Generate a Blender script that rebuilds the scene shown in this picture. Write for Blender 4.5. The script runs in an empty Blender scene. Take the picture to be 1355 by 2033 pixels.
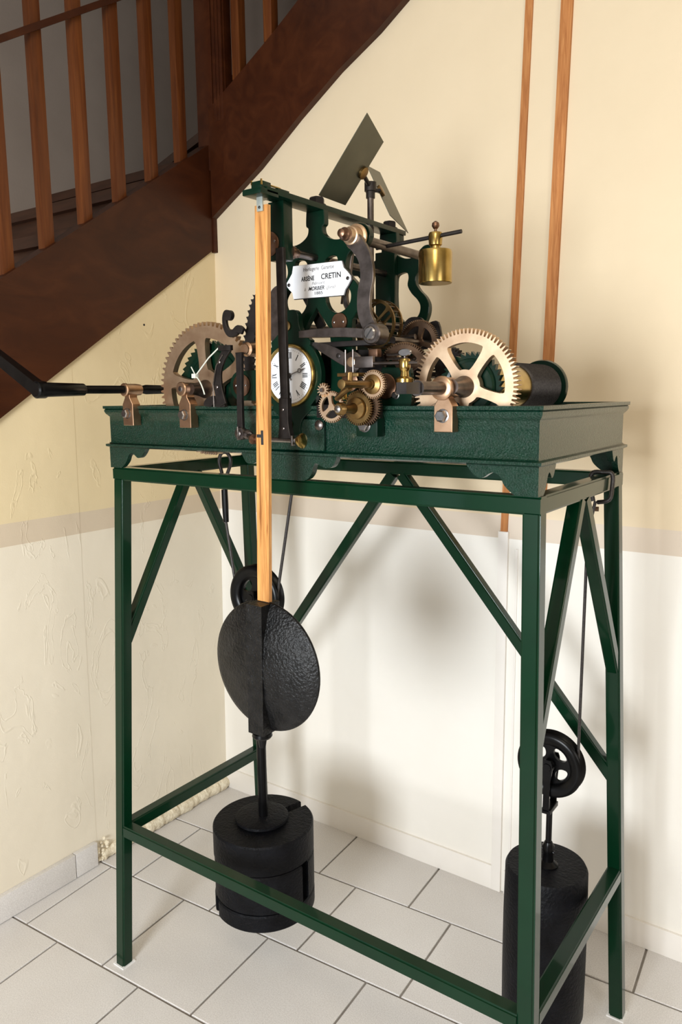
import bpy, bmesh, math, random
from mathutils import Vector, Matrix
R = math.radians
PI = math.pi
random.seed(7)
scene = bpy.context.scene

# ------------------------------------------------------------------ camera
cd = bpy.data.cameras.new('camera'); cam = bpy.data.objects.new('camera', cd)
scene.collection.objects.link(cam); scene.camera = cam
cr = Vector((0.81674593, 0.57690017, -0.01059585)); cu = Vector((-0.0792741, 0.13038403, 0.98828924))
cf = Vector((-0.57152576, 0.80634124, -0.15222387))
M = Matrix((cr, cu, -cf)).transposed().to_4x4(); M.translation = (1.43751036, -1.13276297, 1.41086221)
cam.matrix_world = M
cd.sensor_fit = 'VERTICAL'; cd.sensor_height = 36; cd.lens = 1519.6 * 36 / 2033; cd.clip_start = 0.02

# ------------------------------------------------------------------ world, lights, exposure
w = bpy.data.worlds.new('world'); scene.world = w; w.use_nodes = True
w.node_tree.nodes['Background'].inputs[0].default_value = (0.75, 0.87, 1.0, 1)
w.node_tree.nodes['Background'].inputs[1].default_value = 1.0
def area(name, loc, to, sx, sy, power, col):
    l = bpy.data.lights.new(name, 'AREA'); l.shape = 'RECTANGLE'; l.size = sx; l.size_y = sy
    l.energy = power; l.color = col
    o = bpy.data.objects.new(name, l); scene.collection.objects.link(o); o.location = loc
    o.rotation_euler = (Vector(to) - Vector(loc)).to_track_quat('-Z', 'Y').to_euler(); return o
area('window_daylight', (0.93, -2.62, 1.24), (0.93, 0, 1.22), 0.72, 0.92, 63, (0.93, 0.97, 1.0))
area('side_fill_light', (3.3, -1.3, 1.5), (1.0, -1.1, 1.2), 1.1, 1.3, 15, (1.0, 0.97, 0.93))  # unseen fill added on the right to soften the shadows; no window there
area('warm_overhead_fill', (1.5, -1.4, 2.5), (1.5, -1.4, 0), 0.5, 0.5, 10, (1.0, 0.86, 0.66))  # warm ambient fill added overhead; no lamp hangs there
scene.view_settings.view_transform = 'Standard'
scene.view_settings.look = 'None'
scene.view_settings.gamma = 1
scene.view_settings.use_curve_mapping = False
scene.view_settings.exposure = 0.65
scene.cycles.max_bounces = 10; scene.cycles.diffuse_bounces = 6; scene.cycles.caustics_reflective = False
scene.cycles.sample_clamp_indirect = 6

# ------------------------------------------------------------------ materials
def nodes(name):
    m = bpy.data.materials.new(name); m.use_nodes = True; nt = m.node_tree
    return m, nt, nt.nodes['Principled BSDF']
def N(nt, t, **k):
    n = nt.nodes.new(t)
    for a, v in k.items(): setattr(n, a, v)
    return n
def coords(nt, scale=(1, 1, 1)):
    g = N(nt, 'ShaderNodeNewGeometry'); mp = N(nt, 'ShaderNodeMapping'); mp.inputs['Scale'].default_value = scale
    nt.links.new(g.outputs['Position'], mp.inputs['Vector']); return mp.outputs[0]
def noise(nt, vec, scale, detail=4, rough=.55, dist=0):
    n = N(nt, 'ShaderNodeTexNoise'); n.inputs['Scale'].default_value = scale; n.inputs['Detail'].default_value = detail
    n.inputs['Roughness'].default_value = rough; n.inputs['Distortion'].default_value = dist
    nt.links.new(vec, n.inputs['Vector']); return n.outputs['Fac']
def ramp(nt, fac, stops, interp='LINEAR'):
    r = N(nt, 'ShaderNodeValToRGB'); cr_ = r.color_ramp; cr_.interpolation = interp
    while len(cr_.elements) < len(stops): cr_.elements.new(.5)
    for e, (p, c) in zip(cr_.elements, stops):
        e.position = p; e.color = (*c, 1) if len(c) == 3 else c
    nt.links.new(fac, r.inputs[0]); return r.outputs[0]
def bump(nt, b, h, strength, dist, prev=None):
    n = N(nt, 'ShaderNodeBump'); n.inputs['Strength'].default_value = strength; n.inputs['Distance'].default_value = dist
    nt.links.new(h, n.inputs['Height'])
    if prev: nt.links.new(prev, n.inputs['Normal'])
    nt.links.new(n.outputs[0], b.inputs['Normal']); return n.outputs[0]
def simple(name, c1, c2=None, rough=.4, metal=0, coat=0, coat_r=.1, scale=60, bs=0, bd=.001, bscale=None, vec=(1, 1, 1), lo=.35, hi=.65, spec=.5, ior=1.5):
    m, nt, b = nodes(name); v = coords(nt, vec); f = noise(nt, v, scale)
    c2 = c2 or tuple(x * .75 for x in c1)
    nt.links.new(ramp(nt, f, [(lo, c1), (hi, c2)]), b.inputs['Base Color'])
    b.inputs['Roughness'].default_value = rough; b.inputs['Metallic'].default_value = metal
    b.inputs['Coat Weight'].default_value = coat; b.inputs['Coat Roughness'].default_value = coat_r
    b.inputs['Specular IOR Level'].default_value = spec; b.inputs['IOR'].default_value = ior; b.inputs['Coat IOR'].default_value = ior
    if bs: bump(nt, b, noise(nt, v, bscale or scale, 3), bs, bd)
    return m
MAT = {}
MAT['green_cast'] = simple('green_cast', (.001, .025, .0135), (.0007, .019, .010), .28, 0, .7, .14, 90, .95, .0030, 330, spec=.5, ior=1.32)
MAT['green_tube'] = simple('green_tube', (.0002, .020, .0068), (.0002, .0165, .0056), .32, 0, .75, .07, 12, .05, .001, 25, spec=.5, ior=1.24)
MAT['green_plate'] = simple('green_plate', (.0006, .014, .0066), (.0005, .011, .0052), .34, 0, .5, .12, 40, .15, .001, 90, ior=1.25)
MAT['bronze'] = simple('bronze', (.48, .31, .20), (.37, .23, .14), .36, 1, 0, .1, 35, .1, .0005, 90)
MAT['pale_bronze'] = simple('pale_bronze', (.62, .46, .31), (.48, .33, .215), .42, 1, 0, .1, 28, .12, .0005, 80)
MAT['copper'] = simple('copper', (.22, .125, .08), (.15, .085, .055), .38, 1, 0, .1, 60)
MAT['brass'] = simple('brass', (.46, .33, .115), (.35, .24, .07), .24, 1, 0, .1, 40, .05, .0004, 60)
MAT['old_brass'] = simple('old_brass', (.26, .165, .065), (.17, .105, .04), .34, 1, 0, .1, 50)
MAT['steel'] = simple('steel', (.17, .145, .135), (.10, .085, .078), .34, 1, 0, .1, 50, .12, .0005, 120)
MAT['bright_steel'] = simple('bright_steel', (.32, .30, .29), (.22, .21, .20), .26, 1, 0, .1, 50)
MAT['dark_steel'] = simple('dark_steel', (.030, .025, .023), (.016, .013, .012), .40, .6, 0, .1, 50, .1, .0005, 90)
MAT['brown_gear'] = simple('brown_gear', (.17, .105, .066), (.10, .06, .038), .38, 1, 0, .1, 40)
MAT['vane'] = simple('vane', (.13, .13, .10), (.10, .10, .075), .42, .8, 0, .1, 9)
MAT['black_iron'] = simple('black_iron', (.002, .002, .0022), (.008, .0078, .008), .34, 0, .0, .25, 45, .8, .0028, 190, spec=.5, ior=1.3)
MAT['black_weight'] = simple('black_weight', (.0015, .0016, .0024), (.004, .0043, .006), .5, 0, .0, .35, 25, .7, .0030, 150, spec=.5, ior=1.22)
MAT['black_gloss'] = simple('black_gloss', (.001, .001, .0012), (.003, .003, .0033), .3, 0, .1, .2, 30, .12, .001, 60, spec=.5, ior=1.25)
MAT['cable'] = simple('cable', (.055, .05, .048), (.03, .027, .026), .45, .6, 0, .1, 300)
MAT['white_enamel'] = simple('white_enamel', (.80, .82, .86), (.76, .78, .82), .16, 0, .5, .05, 8)
MAT['ink'] = simple('ink', (.012, .012, .013), (.015, .015, .016), .5)
MAT['faded_ink'] = simple('faded_ink', (.12, .115, .115), (.20, .19, .19), .5, scale=300)
MAT['white_plastic'] = simple('white_plastic', (.62, .64, .56), (.55, .57, .50), .35)
MAT['frosted_tab'] = simple('frosted_tab', (.45, .50, .47), (.36, .40, .38), .3, .5)
MAT['foot_plate'] = simple('foot_plate', (.78, .78, .77), (.7, .7, .69), .4)
MAT['skirting'] = simple('skirting', (.84, .81, .77), (.80, .77, .72), .5, 0, 0, .1, 6, .1, .001, 30)
MAT['grout'] = simple('grout', (.25, .225, .20), (.18, .16, .14), .9, 0, 0, .1, 30)
MAT['dark_wall'] = simple('dark_wall', (.42, .335, .27), (.38, .30, .24), .8, 0, 0, .1, 3, .15, .002, 120)
MAT['dark_tread'] = simple('dark_tread', (.06, .022, .010), (.04, .014, .006), .4, 0, .2, .2, 8, vec=(1, 8, 8))
MAT['ceiling'] = simple('ceiling', (.60, .54, .46), (.58, .52, .44), .8)
MAT['room_wall'] = simple('room_wall', (.30, .25, .19), (.28, .23, .17), .8)
MAT['rusty'] = simple('rusty', (.18, .10, .05), (.08, .05, .03), .7, scale=200)

def wood(name, c1, c2, c3, vec, scale, rough, coat, wdist=2.0, bs=.05):
    m, nt, b = nodes(name); v = coords(nt, vec)
    a = noise(nt, v, scale, 6, .6, wdist); bnd = noise(nt, v, scale * .3, 2, .5, .6)
    col = ramp(nt, a, [(.30, c1), (.5, c2), (.68, c3)])
    mx = N(nt, 'ShaderNodeMixRGB', blend_type='MULTIPLY'); mx.inputs[0].default_value = .7
    nt.links.new(col, mx.inputs[1]); nt.links.new(ramp(nt, bnd, [(.35, (.72, .68, .62)), (.65, (1.1, 1.08, 1.05))]), mx.inputs[2])
    nt.links.new(mx.outputs[0], b.inputs['Base Color'])
    b.inputs['Roughness'].default_value = rough; b.inputs['Coat Weight'].default_value = coat; b.inputs['Coat Roughness'].default_value = .2; b.inputs['Specular IOR Level'].default_value = .25
    bump(nt, b, a, bs, .001); return m
MAT['oak'] = wood('oak', (.26, .10, .026), (.56, .27, .085), (.66, .36, .13), (1, 1, .04), 210, .45, .2, .8)
MAT['stair_wood'] = wood('stair_wood', (.030, .0065, .0015), (.042, .0100, .0024), (.055, .0145, .0038), (1, .35, 1), 14, .42, .06, 1.5)
MAT['baluster_wood'] = wood('baluster_wood', (.070, .018, .004), (.100, .028, .0065), (.135, .042, .010), (1, 1, .06), 60, .42, .06, 1)
MAT['pine'] = wood('pine', (.36, .13, .038), (.48, .20, .066), (.57, .265, .095), (1, 1, .05), 120, .6, 0, 2)

def wall_mat(name, upper, lower, band, z0, z1, marks):
    m, nt, b = nodes(name)
    g = N(nt, 'ShaderNodeNewGeometry'); s = N(nt, 'ShaderNodeSeparateXYZ'); nt.links.new(g.outputs['Position'], s.inputs[0])
    mr = N(nt, 'ShaderNodeMapRange'); mr.inputs['From Min'].default_value = 0; mr.inputs['From Max'].default_value = 2.6
    nt.links.new(s.outputs[2], mr.inputs['Value'])
    col = ramp(nt, mr.outputs[0], [(0, lower), (z0 / 2.6, band), (z1 / 2.6, upper)], 'CONSTANT')
    v = coords(nt); f = noise(nt, v, 1.6, 5)
    mx = N(nt, 'ShaderNodeMixRGB', blend_type='MULTIPLY'); mx.inputs[0].default_value = 1
    nt.links.new(col, mx.inputs[1]); nt.links.new(ramp(nt, f, [(.3, (.93, .92, .90)), (.7, (1, 1, 1))]), mx.inputs[2])
    nt.links.new(mx.outputs[0], b.inputs['Base Color']); b.inputs['Roughness'].default_value = .62
    fine = noise(nt, v, 240, 3); prev = bump(nt, b, fine, .12, .0012)
    if marks:
        v2 = coords(nt, (1, 1, .45)); wv = N(nt, 'ShaderNodeTexNoise'); nt.links.new(v2, wv.inputs['Vector'])
        wv.inputs['Scale'].default_value = 9; wv.inputs['Detail'].default_value = 3; wv.inputs['Distortion'].default_value = 2.2
        ridge = ramp(nt, wv.outputs['Fac'], [(.60, (0, 0, 0)), (.625, (1, 1, 1)), (.65, (.15, .15, .15))])
        prev = bump(nt, b, ridge, .26, .004, prev)
    und = noise(nt, v, 5, 3); bump(nt, b, und, .25, .02, prev)
    return m
MAT['wall_back'] = wall_mat('wall_back', (.75, .63, .445), (.86, .84, .79), (.68, .59, .49), 1.016, 1.082, False)
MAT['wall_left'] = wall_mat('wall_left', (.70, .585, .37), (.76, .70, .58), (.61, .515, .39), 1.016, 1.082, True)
MAT['plaster'] = simple('plaster', (.80, .735, .58), (.60, .52, .38), .8, 0, 0, .1, 60, .8, .008, 60)

def tile_mat():
    m, nt, b = nodes('tile'); v = coords(nt)
    f = noise(nt, v, 350, 3, .7); g = noise(nt, v, 4, 3)
    mx = N(nt, 'ShaderNodeMixRGB', blend_type='MULTIPLY'); mx.inputs[0].default_value = 1
    nt.links.new(ramp(nt, f, [(.35, (.56, .54, .525)), (.65, (.72, .705, .69))]), mx.inputs[1])
    nt.links.new(ramp(nt, g, [(.3, (.92, .91, .9)), (.7, (1, 1, 1))]), mx.inputs[2])
    nt.links.new(mx.outputs[0], b.inputs['Base Color']); b.inputs['Roughness'].default_value = .34
    bump(nt, b, noise(nt, v, 160, 2), .08, .001); return m
MAT['tile'] = tile_mat()

# ------------------------------------------------------------------ modelling helpers
def loc_of(p):
    v = Vector((0, 0, 0))
    while p is not None: v += Vector(p.location); p = p.parent
    return v
def finish(me, name, mat, parent, label=None, smooth=35, kind=None):
    me.materials.clear(); me.materials.append(MAT[mat])
    o = bpy.data.objects.new(name, me); scene.collection.objects.link(o)
    if parent is not None:
        off = loc_of(parent); me.transform(Matrix.Translation(-off)); o.parent = parent
    me.shade_smooth(); me.set_sharp_from_angle(angle=R(smooth))
    if label: o['label'] = label
    if kind: o['kind'] = kind
    return o
def obj(name, bm, mat, parent=None, label=None, smooth=35, kind=None):
    bmesh.ops.recalc_face_normals(bm, faces=bm.faces)
    me = bpy.data.meshes.new(name); bm.to_mesh(me); bm.free()
    return finish(me, name, mat, parent, label, smooth, kind)
def empty(name, loc, label=None, cat=None, group=None, parent=None, kind=None):
    o = bpy.data.objects.new(name, None); scene.collection.objects.link(o); o.empty_display_size = .05
    o.location = Vector(loc) - loc_of(parent); o.parent = parent
    tag(o, label, cat, group, kind); return o
def tag(o, label=None, cat=None, group=None, kind=None):
    if label: o['label'] = label
    if cat: o['category'] = cat
    if group: o['group'] = group
    if kind: o['kind'] = kind
    return o
def box(bm, x0, x1, y0, y1, z0, z1, bev=0):
    vs = [bm.verts.new((x, y, z)) for x in (x0, x1) for y in (y0, y1) for z in (z0, z1)]
    fs = [(0, 1, 3, 2), (4, 6, 7, 5), (0, 4, 5, 1), (2, 3, 7, 6), (0, 2, 6, 4), (1, 5, 7, 3)]
    F = [bm.faces.new([vs[i] for i in f]) for f in fs]
    if bev:
        E = list({e for f in F for e in f.edges})
        bmesh.ops.bevel(bm, geom=E, offset=bev, segments=2, affect='EDGES', profile=.6)
    return vs
def BOX(name, mat, parent, *a, bev=0, label=None, kind=None):
    bm = bmesh.new(); box(bm, *a, bev=bev); return obj(name, bm, mat, parent, label, kind=kind)
def frame_of(d):
    d = Vector(d).normalized(); up = Vector((0, 0, 1)) if abs(d.z) < .9 else Vector((0, 1, 0))
    s = d.cross(up).normalized(); return d, s, s.cross(d).normalized()
def sweep(bm, pts, r, n=10, sec=None, cap=True):
    """tube along pts; r a number or list; sec = (w,h) makes a rectangular section"""
    pts = [Vector(p) for p in pts]; rs = r if isinstance(r, (list, tuple)) else [r] * len(pts)
    rings = []; prev = None
    for i, p in enumerate(pts):
        d = (pts[min(i + 1, len(pts) - 1)] - pts[max(i - 1, 0)]).normalized()
        if prev is None: _, s, u = frame_of(d)
        else:
            s = (prev - d * prev.dot(d)).normalized(); u = s.cross(d).normalized()
        prev = s
        if sec: offs = [(s * a * sec[0] / 2 + u * b * sec[1] / 2) * rs[i] for a, b in ((-1, -1), (1, -1), (1, 1), (-1, 1))]
        else: offs = [(s * math.cos(t * 2 * PI / n) + u * math.sin(t * 2 * PI / n)) * rs[i] for t in range(n)]
        rings.append([bm.verts.new(p + o) for o in offs])
    for a, b in zip(rings, rings[1:]):
        for k in range(len(a)): bm.faces.new((a[k], a[(k + 1) % len(a)], b[(k + 1) % len(a)], b[k]))
    if cap:
        bm.faces.new(rings[0][::-1]); bm.faces.new(rings[-1])
def TUBE(name, mat, parent, pts, r, n=12, label=None, sec=None):
    bm = bmesh.new(); sweep(bm, pts, r, n, sec); return obj(name, bm, mat, parent, label)
def lathe(bm, base, axis, prof, n=32):
    """prof = [(distance along axis, radius)]"""
    base = Vector(base); d, s, u = frame_of(axis); rings = []
    for t, r in prof:
        c = base + d * t
        rings.append([bm.verts.new(c + (s * math.cos(k * 2 * PI / n) + u * math.sin(k * 2 * PI / n)) * max(r, 1e-5)) for k in range(n)])
    for a, b in zip(rings, rings[1:]):
        for k in range(n): bm.faces.new((a[k], a[(k + 1) % n], b[(k + 1) % n], b[k]))
    bm.faces.new(rings[0][::-1]); bm.faces.new(rings[-1])
def LATHE(name, mat, parent, base, axis, prof, n=32, label=None):
    bm = bmesh.new(); lathe(bm, base, axis, prof, n); return obj(name, bm, mat, parent, label, 40)
def catmull(P, k=6, closed=True):
    out = []; n = len(P)
    for i in range(n if closed else n - 1):
        p0, p1, p2, p3 = (P[(i - 1) % n], P[i], P[(i + 1) % n], P[(i + 2) % n]) if closed else (P[max(i - 1, 0)], P[i], P[i + 1], P[min(i + 2, n - 1)])
        for j in range(k):
            t = j / k
            out.append(tuple(.5 * (2 * p1[a] + (p2[a] - p0[a]) * t + (2 * p0[a] - 5 * p1[a] + 4 * p2[a] - p3[a]) * t * t + (3 * p1[a] - p0[a] - 3 * p2[a] + p3[a]) * t ** 3) for a in range(len(p1))))
    if not closed: out.append(tuple(P[-1]))
    return out
def plate_mesh(outer, holes, y0, y1, bev=0):
    """flat plate in the XZ plane, thickness from y0 to y1, with holes"""
    cu_ = bpy.data.curves.new('tmp', 'CURVE'); cu_.dimensions = '2D'; cu_.fill_mode = 'BOTH'
    cu_.extrude = (y1 - y0) / 2 - bev; cu_.bevel_depth = bev; cu_.bevel_resolution = 0
    if bev: cu_.offset = -bev
    for poly in [outer] + list(holes):
        sp = cu_.splines.new('POLY'); sp.points.add(len(poly) - 1)
        for q, p in zip(sp.points, poly): q.co = (p[0], p[1], 0, 1)
        sp.use_cyclic_u = True
    o = bpy.data.objects.new('tmp', cu_)
    me = bpy.data.meshes.new_from_object(o)
    bpy.data.objects.remove(o); bpy.data.curves.remove(cu_)
    me.transform(Matrix(((1, 0, 0, 0), (0, 0, -1, (y0 + y1) / 2), (0, 1, 0, 0), (0, 0, 0, 1))))
    bm = bmesh.new(); bm.from_mesh(me); bmesh.ops.remove_doubles(bm, verts=bm.verts, dist=1e-6)
    bpy.data.meshes.remove(me); return bm
def PLATE(name, mat, parent, outer, holes, y0, y1, label=None, bev=0, kind=None):
    return obj(name, plate_mesh(outer, holes, y0, y1, bev), mat, parent, label, 30, kind)
def circle(cx, cz, r, n=24, a0=0): return [(cx + r * math.cos(a0 + 2 * PI * k / n), cz + r * math.sin(a0 + 2 * PI * k / n)) for k in range(n)]
def rounded(poly, f=.25, it=2):
    for _ in range(it):
        q = []
        for i in range(len(poly)):
            a, b = poly[i], poly[(i + 1) % len(poly)]
            q += [(a[0] * (1 - f) + b[0] * f, a[1] * (1 - f) + b[1] * f), (a[0] * f + b[0] * (1 - f), a[1] * f + b[1] * (1 - f))]
        poly = q
    return poly
def gear_poly(cx, cz, r, depth, n, ratchet=0, a0=0):
    P = []
    for k in range(n):
        b = a0 + 2 * PI * k / n; s = 2 * PI / n
        if ratchet:
            seq = ((0, -1), (.15, 0), (.98, -1)) if ratchet > 0 else ((.02, -1), (.85, 0), (.98, -1))
        else: seq = ((0, -1), (.10, -.30), (.20, 0), (.36, 0), (.46, -.30), (.56, -1))
        for t, d in seq: P.append((cx + (r + d * depth) * math.cos(b + t * s), cz + (r + d * depth) * math.sin(b + t * s)))
    return P
def windows(cx, cz, ri, ro, n, wid, a0):
    H = []
    for k in range(n):
        a = a0 + 2 * PI * k / n; b = a0 + 2 * PI * (k + 1) / n; poly = []
        m = 7
        for j in range(m + 1):
            d = wid * .62 / ro; t = a + d + (b - a - 2 * d) * j / m; poly.append((cx + ro * math.cos(t), cz + ro * math.sin(t)))
        for j in range(3, -1, -1):
            d = wid * .5 / ri; t = a + d + (b - a - 2 * d) * j / 3; poly.append((cx + ri * math.cos(t), cz + ri * math.sin(t)))
        H.append(rounded(poly, .25, 2))
    return H
def gear(name, mat, parent, cx, cz, r, depth, n, y0, y1, spokes=0, ri=0, ro=0, wid=0, a0=0, ratchet=0, label=None):
    H = windows(cx, cz, ri, ro, spokes, wid, a0) if spokes else []
    return PLATE(name, mat, parent, gear_poly(cx, cz, r, depth, n, ratchet), H, y0, y1, label)
def stroke(pts, ws, k=6):
    """closed outline of a tapering stroke through pts (x, z) with widths ws"""
    P = catmull([(p[0], p[1], w_) for p, w_ in zip(pts, ws)], k, False); L, Rr = [], []
    for i, p in enumerate(P):
        a, b = P[max(i - 1, 0)], P[min(i + 1, len(P) - 1)]; dx, dz = b[0] - a[0], b[1] - a[1]; l = math.hypot(dx, dz) or 1
        L.append((p[0] - dz / l * p[2] / 2, p[1] + dx / l * p[2] / 2)); Rr.append((p[0] + dz / l * p[2] / 2, p[1] - dx / l * p[2] / 2))
    return L + Rr[::-1]
def hexbolt(name, parent, c, axis, r, h, mat='steel', label=None):
    bm = bmesh.new(); c = Vector(c); d = Vector(axis).normalized()
    lathe(bm, c, d, [(0, r * 1.15), (h * .2, r * 1.15), (h * .25, r * .9)], 20)
    lathe(bm, c + d * h * .2, d, [(0, r), (h * .8, r), (h, r * .8)], 6)
    return obj(name, bm, mat, parent, label, 25)
def screw(name, parent, c, axis, r, h, mat='steel', label=None):
    return LATHE(name, mat, parent, c, axis, [(0, r), (h * .6, r), (h, r * .55)], 16, label)

# ================================================================== THE SETTING
YB, XL = .758, -.43
th = R(3.4008); ct, st = math.cos(th), math.sin(th)
fl = BOX('floor', 'grout', None, -2.6, 3.6, -4.0, 1.9, -.12, -.0035, kind='structure')
# tiles: grid turned 3.4 degrees to the walls, every row shifted by a third of a tile
s = .2978; y1r = .7827 - .2649 - 2 * .297
rows = {2: .1952, 1: .1952, 0: -.2723, -1: -.3635, -2: -.2330}
tile_me = {}
def clip_tile(x0, x1, y0, y1):
    g = .0028
    bm = bmesh.new(); vs = []
    for x, y in ((x0 + g, y0 + g), (x1 - g, y0 + g), (x1 - g, y1 - g), (x0 + g, y1 - g)):
        vs.append(bm.verts.new((x * ct - y * st, x * st + y * ct, 0)))
    bm.faces.new(vs)
    for co, no in (((XL, 0, 0), (-1, 0, 0)), ((0, YB, 0), (0, 1, 0)), ((3.4, 0, 0), (1, 0, 0)), ((0, -3.8, 0), (0, -1, 0))):
        bmesh.ops.bisect_plane(bm, geom=bm.verts[:] + bm.edges[:] + bm.faces[:], plane_co=co, plane_no=no, clear_outer=True)
    if not bm.faces: bm.free(); return None
    if sum(f.calc_area() for f in bm.faces) < .0004: bm.free(); return None
    fs = bm.faces[:]; top = bmesh.ops.extrude_face_region(bm, geom=fs)
    bmesh.ops.translate(bm, verts=[v for v in top['geom'] if isinstance(v, bmesh.types.BMVert)], vec=(0, 0, -.006))
    te = [e for e in bm.edges if all(abs(v.co.z) < 1e-6 for v in e.verts)]
    bmesh.ops.bevel(bm, geom=te, offset=.0014, segments=1, affect='EDGES')
    return bm
for row in range(-13, 4):
    ytop = y1r + s * (row + 1) if row >= 0 else y1r + s * (row + 1)
    # row 0 lies between the first and second long joint seen in the photograph
    off = {0: -.3635, 1: -.2723, 2: .1952, -1: -.2330, -2: -.3635 + .1}.get(row, (row * .11) % s)
    for k in range(-9, 15):
        x0 = off + k * s
        bm = clip_tile(x0, x0 + s, ytop - s, ytop)
        if bm: obj('tile', bm, 'tile', fl, smooth=20)

# left wall: under the stair, leaning slightly; its near part stands 8 mm proud
def yz_prism(bm, poly, x0, x1, lean=0.0):
    a = [bm.verts.new((x0 + lean * z, y, z)) for y, z in poly]; b = [bm.verts.new((x1 + lean * z, y, z)) for y, z in poly]
    n = len(poly); bm.faces.new(a); bm.faces.new(b[::-1])
    for i in range(n): bm.faces.new((a[i], b[i], b[(i + 1) % n], a[(i + 1) % n]))
bm = bmesh.new()
yz_prism(bm, [(-2.05, .10), (-2.05, 0), (YB, 0), (YB, 1.95), (0, 1.45)], XL - .10, XL, .017)
obj('wall_left', bm, 'wall_left', None, kind='structure')
bm = bmesh.new(); yz_prism(bm, [(-2.0, 0), (.19, 0), (.19, 1.53), (-.02, 1.395), (-2.0, .09)], XL, XL + .0007, .017)
obj('trim_1', bm, 'wall_left', None, kind='structure')
LATHE('nail_hole', 'ink', bpy.data.objects['wall_left'], (-.4035, .451, 1.6225), (1, 0, 0), [(0, .0035), (.0015, .0035), (.002, .002)], 10)
# wall of the room beyond the foot of the stair, and back wall under the upper flight
BOX('wall_back', 'wall_back', None, XL, 3.4, YB, YB + .1, 0, 1.97, kind='structure').data
bm = bmesh.new()
def xz_prism(bm, poly, y0, y1):
    a = [bm.verts.new((x, y0, z)) for x, z in poly]; b = [bm.verts.new((x, y1, z)) for x, z in poly]
    n = len(poly); bm.faces.new(a); bm.faces.new(b[::-1])
    for i in range(n): bm.faces.new((a[i], a[(i + 1) % n], b[(i + 1) % n], b[i]))
wb = bpy.data.objects['wall_back']; old = wb.data
xz_prism(bm, [(XL, 0), (3.4, 0), (3.4, 2.75), (.86, 2.75), (-.30, 2.05), (XL, 1.97)], YB, YB + .1)
bmesh.ops.recalc_face_normals(bm, faces=bm.faces); bm.to_mesh(old); bm.free()
# rest of the room behind and beside the camera
BOX('wall_right', 'room_wall', None, 3.4, 3.5, -3.9, YB + .1, 0, 2.75, kind='structure')
bm = bmesh.new()
for a in ((-.46, .50, 0, 2.75), (1.36, 3.5, 0, 2.75), (.50, 1.36, 0, .71), (.50, 1.36, 1.77, 2.75)): box(bm, a[0], a[1], -2.82, -2.72, a[2], a[3])
obj('wall_front', bm, 'room_wall', None, kind='structure')
BOX('ceiling', 'ceiling', None, -.33, 3.5, -3.9, YB, 2.75, 2.85, kind='structure')
# window frame around the front opening (the daylight comes through it)
wn = empty('window_1', (.93, -2.72, 1.24), kind='structure')
bm = bmesh.new()
for a in ((.50, .545, .71, 1.77), (1.315, 1.36, .71, 1.77), (.545, 1.315, .71, .755), (.545, 1.315, 1.725, 1.77)): box(bm, a[0], a[1], -2.73, -2.66, a[2], a[3])
obj('window_frame', bm, 'skirting', wn)
# stairwell shell
BOX('wall_stairwell_left', 'dark_wall', None, -1.50, -1.40, -3.9, 1.9, 0, 4.6, kind='structure')
BOX('wall_stairwell_back', 'dark_wall', None, -1.50, 2.4, 1.80, 1.90, 0, 4.6, kind='structure')
BOX('wall_stairwell_front', 'dark_wall', None, -1.5, -.33, -3.95, -3.85, 2.75, 4.6, kind='structure')
BOX('wall_stairwell_right', 'dark_wall', None, 2.4, 2.5, .8, 1.9, 0, 4.6, kind='structure')
bm = bmesh.new(); box(bm, -.33, -.25, -3.9, .76, 2.85, 4.6); box(bm, -.33, 2.4, .76, .84, 2.85, 4.6)
obj('wall_upper_floor', bm, 'dark_wall', None, kind='structure')
BOX('ceiling_stairwell', 'ceiling', None, -1.5, 2.5, -3.95, 1.9, 4.6, 4.7, kind='structure')

# skirting along the back wall
bm = bmesh.new(); box(bm, XL, .622, YB - .008, YB, 0, .072, .001); obj('baseboard_back', bm, 'skirting', None, kind='structure')
bm = bmesh.new(); box(bm, .655, 3.4, YB - .008, YB, 0, .070, .001); obj('baseboard_back_right', bm, 'skirting', None, kind='structure')
# boxed lath on the lower wall (painted white), two pine studs let into the upper wall
bm = bmesh.new(); box(bm, .617, .645, YB - .009, YB, 0, 1.045, .0015); obj('trim_2', bm, 'skirting', None, kind='structure')
bm = bmesh.new(); box(bm, .666, .672, YB - .004, YB, .07, 1.0); obj('trim_3', bm, 'skirting', None, kind='structure')
bm = bmesh.new(); xz_prism(bm, [(.622, 1.045), (.641, 1.045), (.678, 2.42), (.659, 2.42)], YB - .005, YB + .002)
obj('trim_4', bm, 'pine', None, kind='structure')
bm = bmesh.new(); xz_prism(bm, [(.716, 1.045), (.742, 1.045), (.776, 2.42), (.748, 2.42)], YB - .009, YB + .002)
obj('trim_5', bm, 'pine', None, kind='structure')
# left skirting: grey tiles set upright, ending at the broken plaster
bl = empty('baseboard_left', (XL, -.5, 0), kind='structure')
yk = .180
for wd in (.078, .296, .296, .296, .296, .296, .296):
    bm = bmesh.new(); box(bm, XL + .002, XL + .018, yk - wd + .003, yk, .002, .076, .0012); obj('tile', bm, 'tile', bl); yk -= wd
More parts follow.
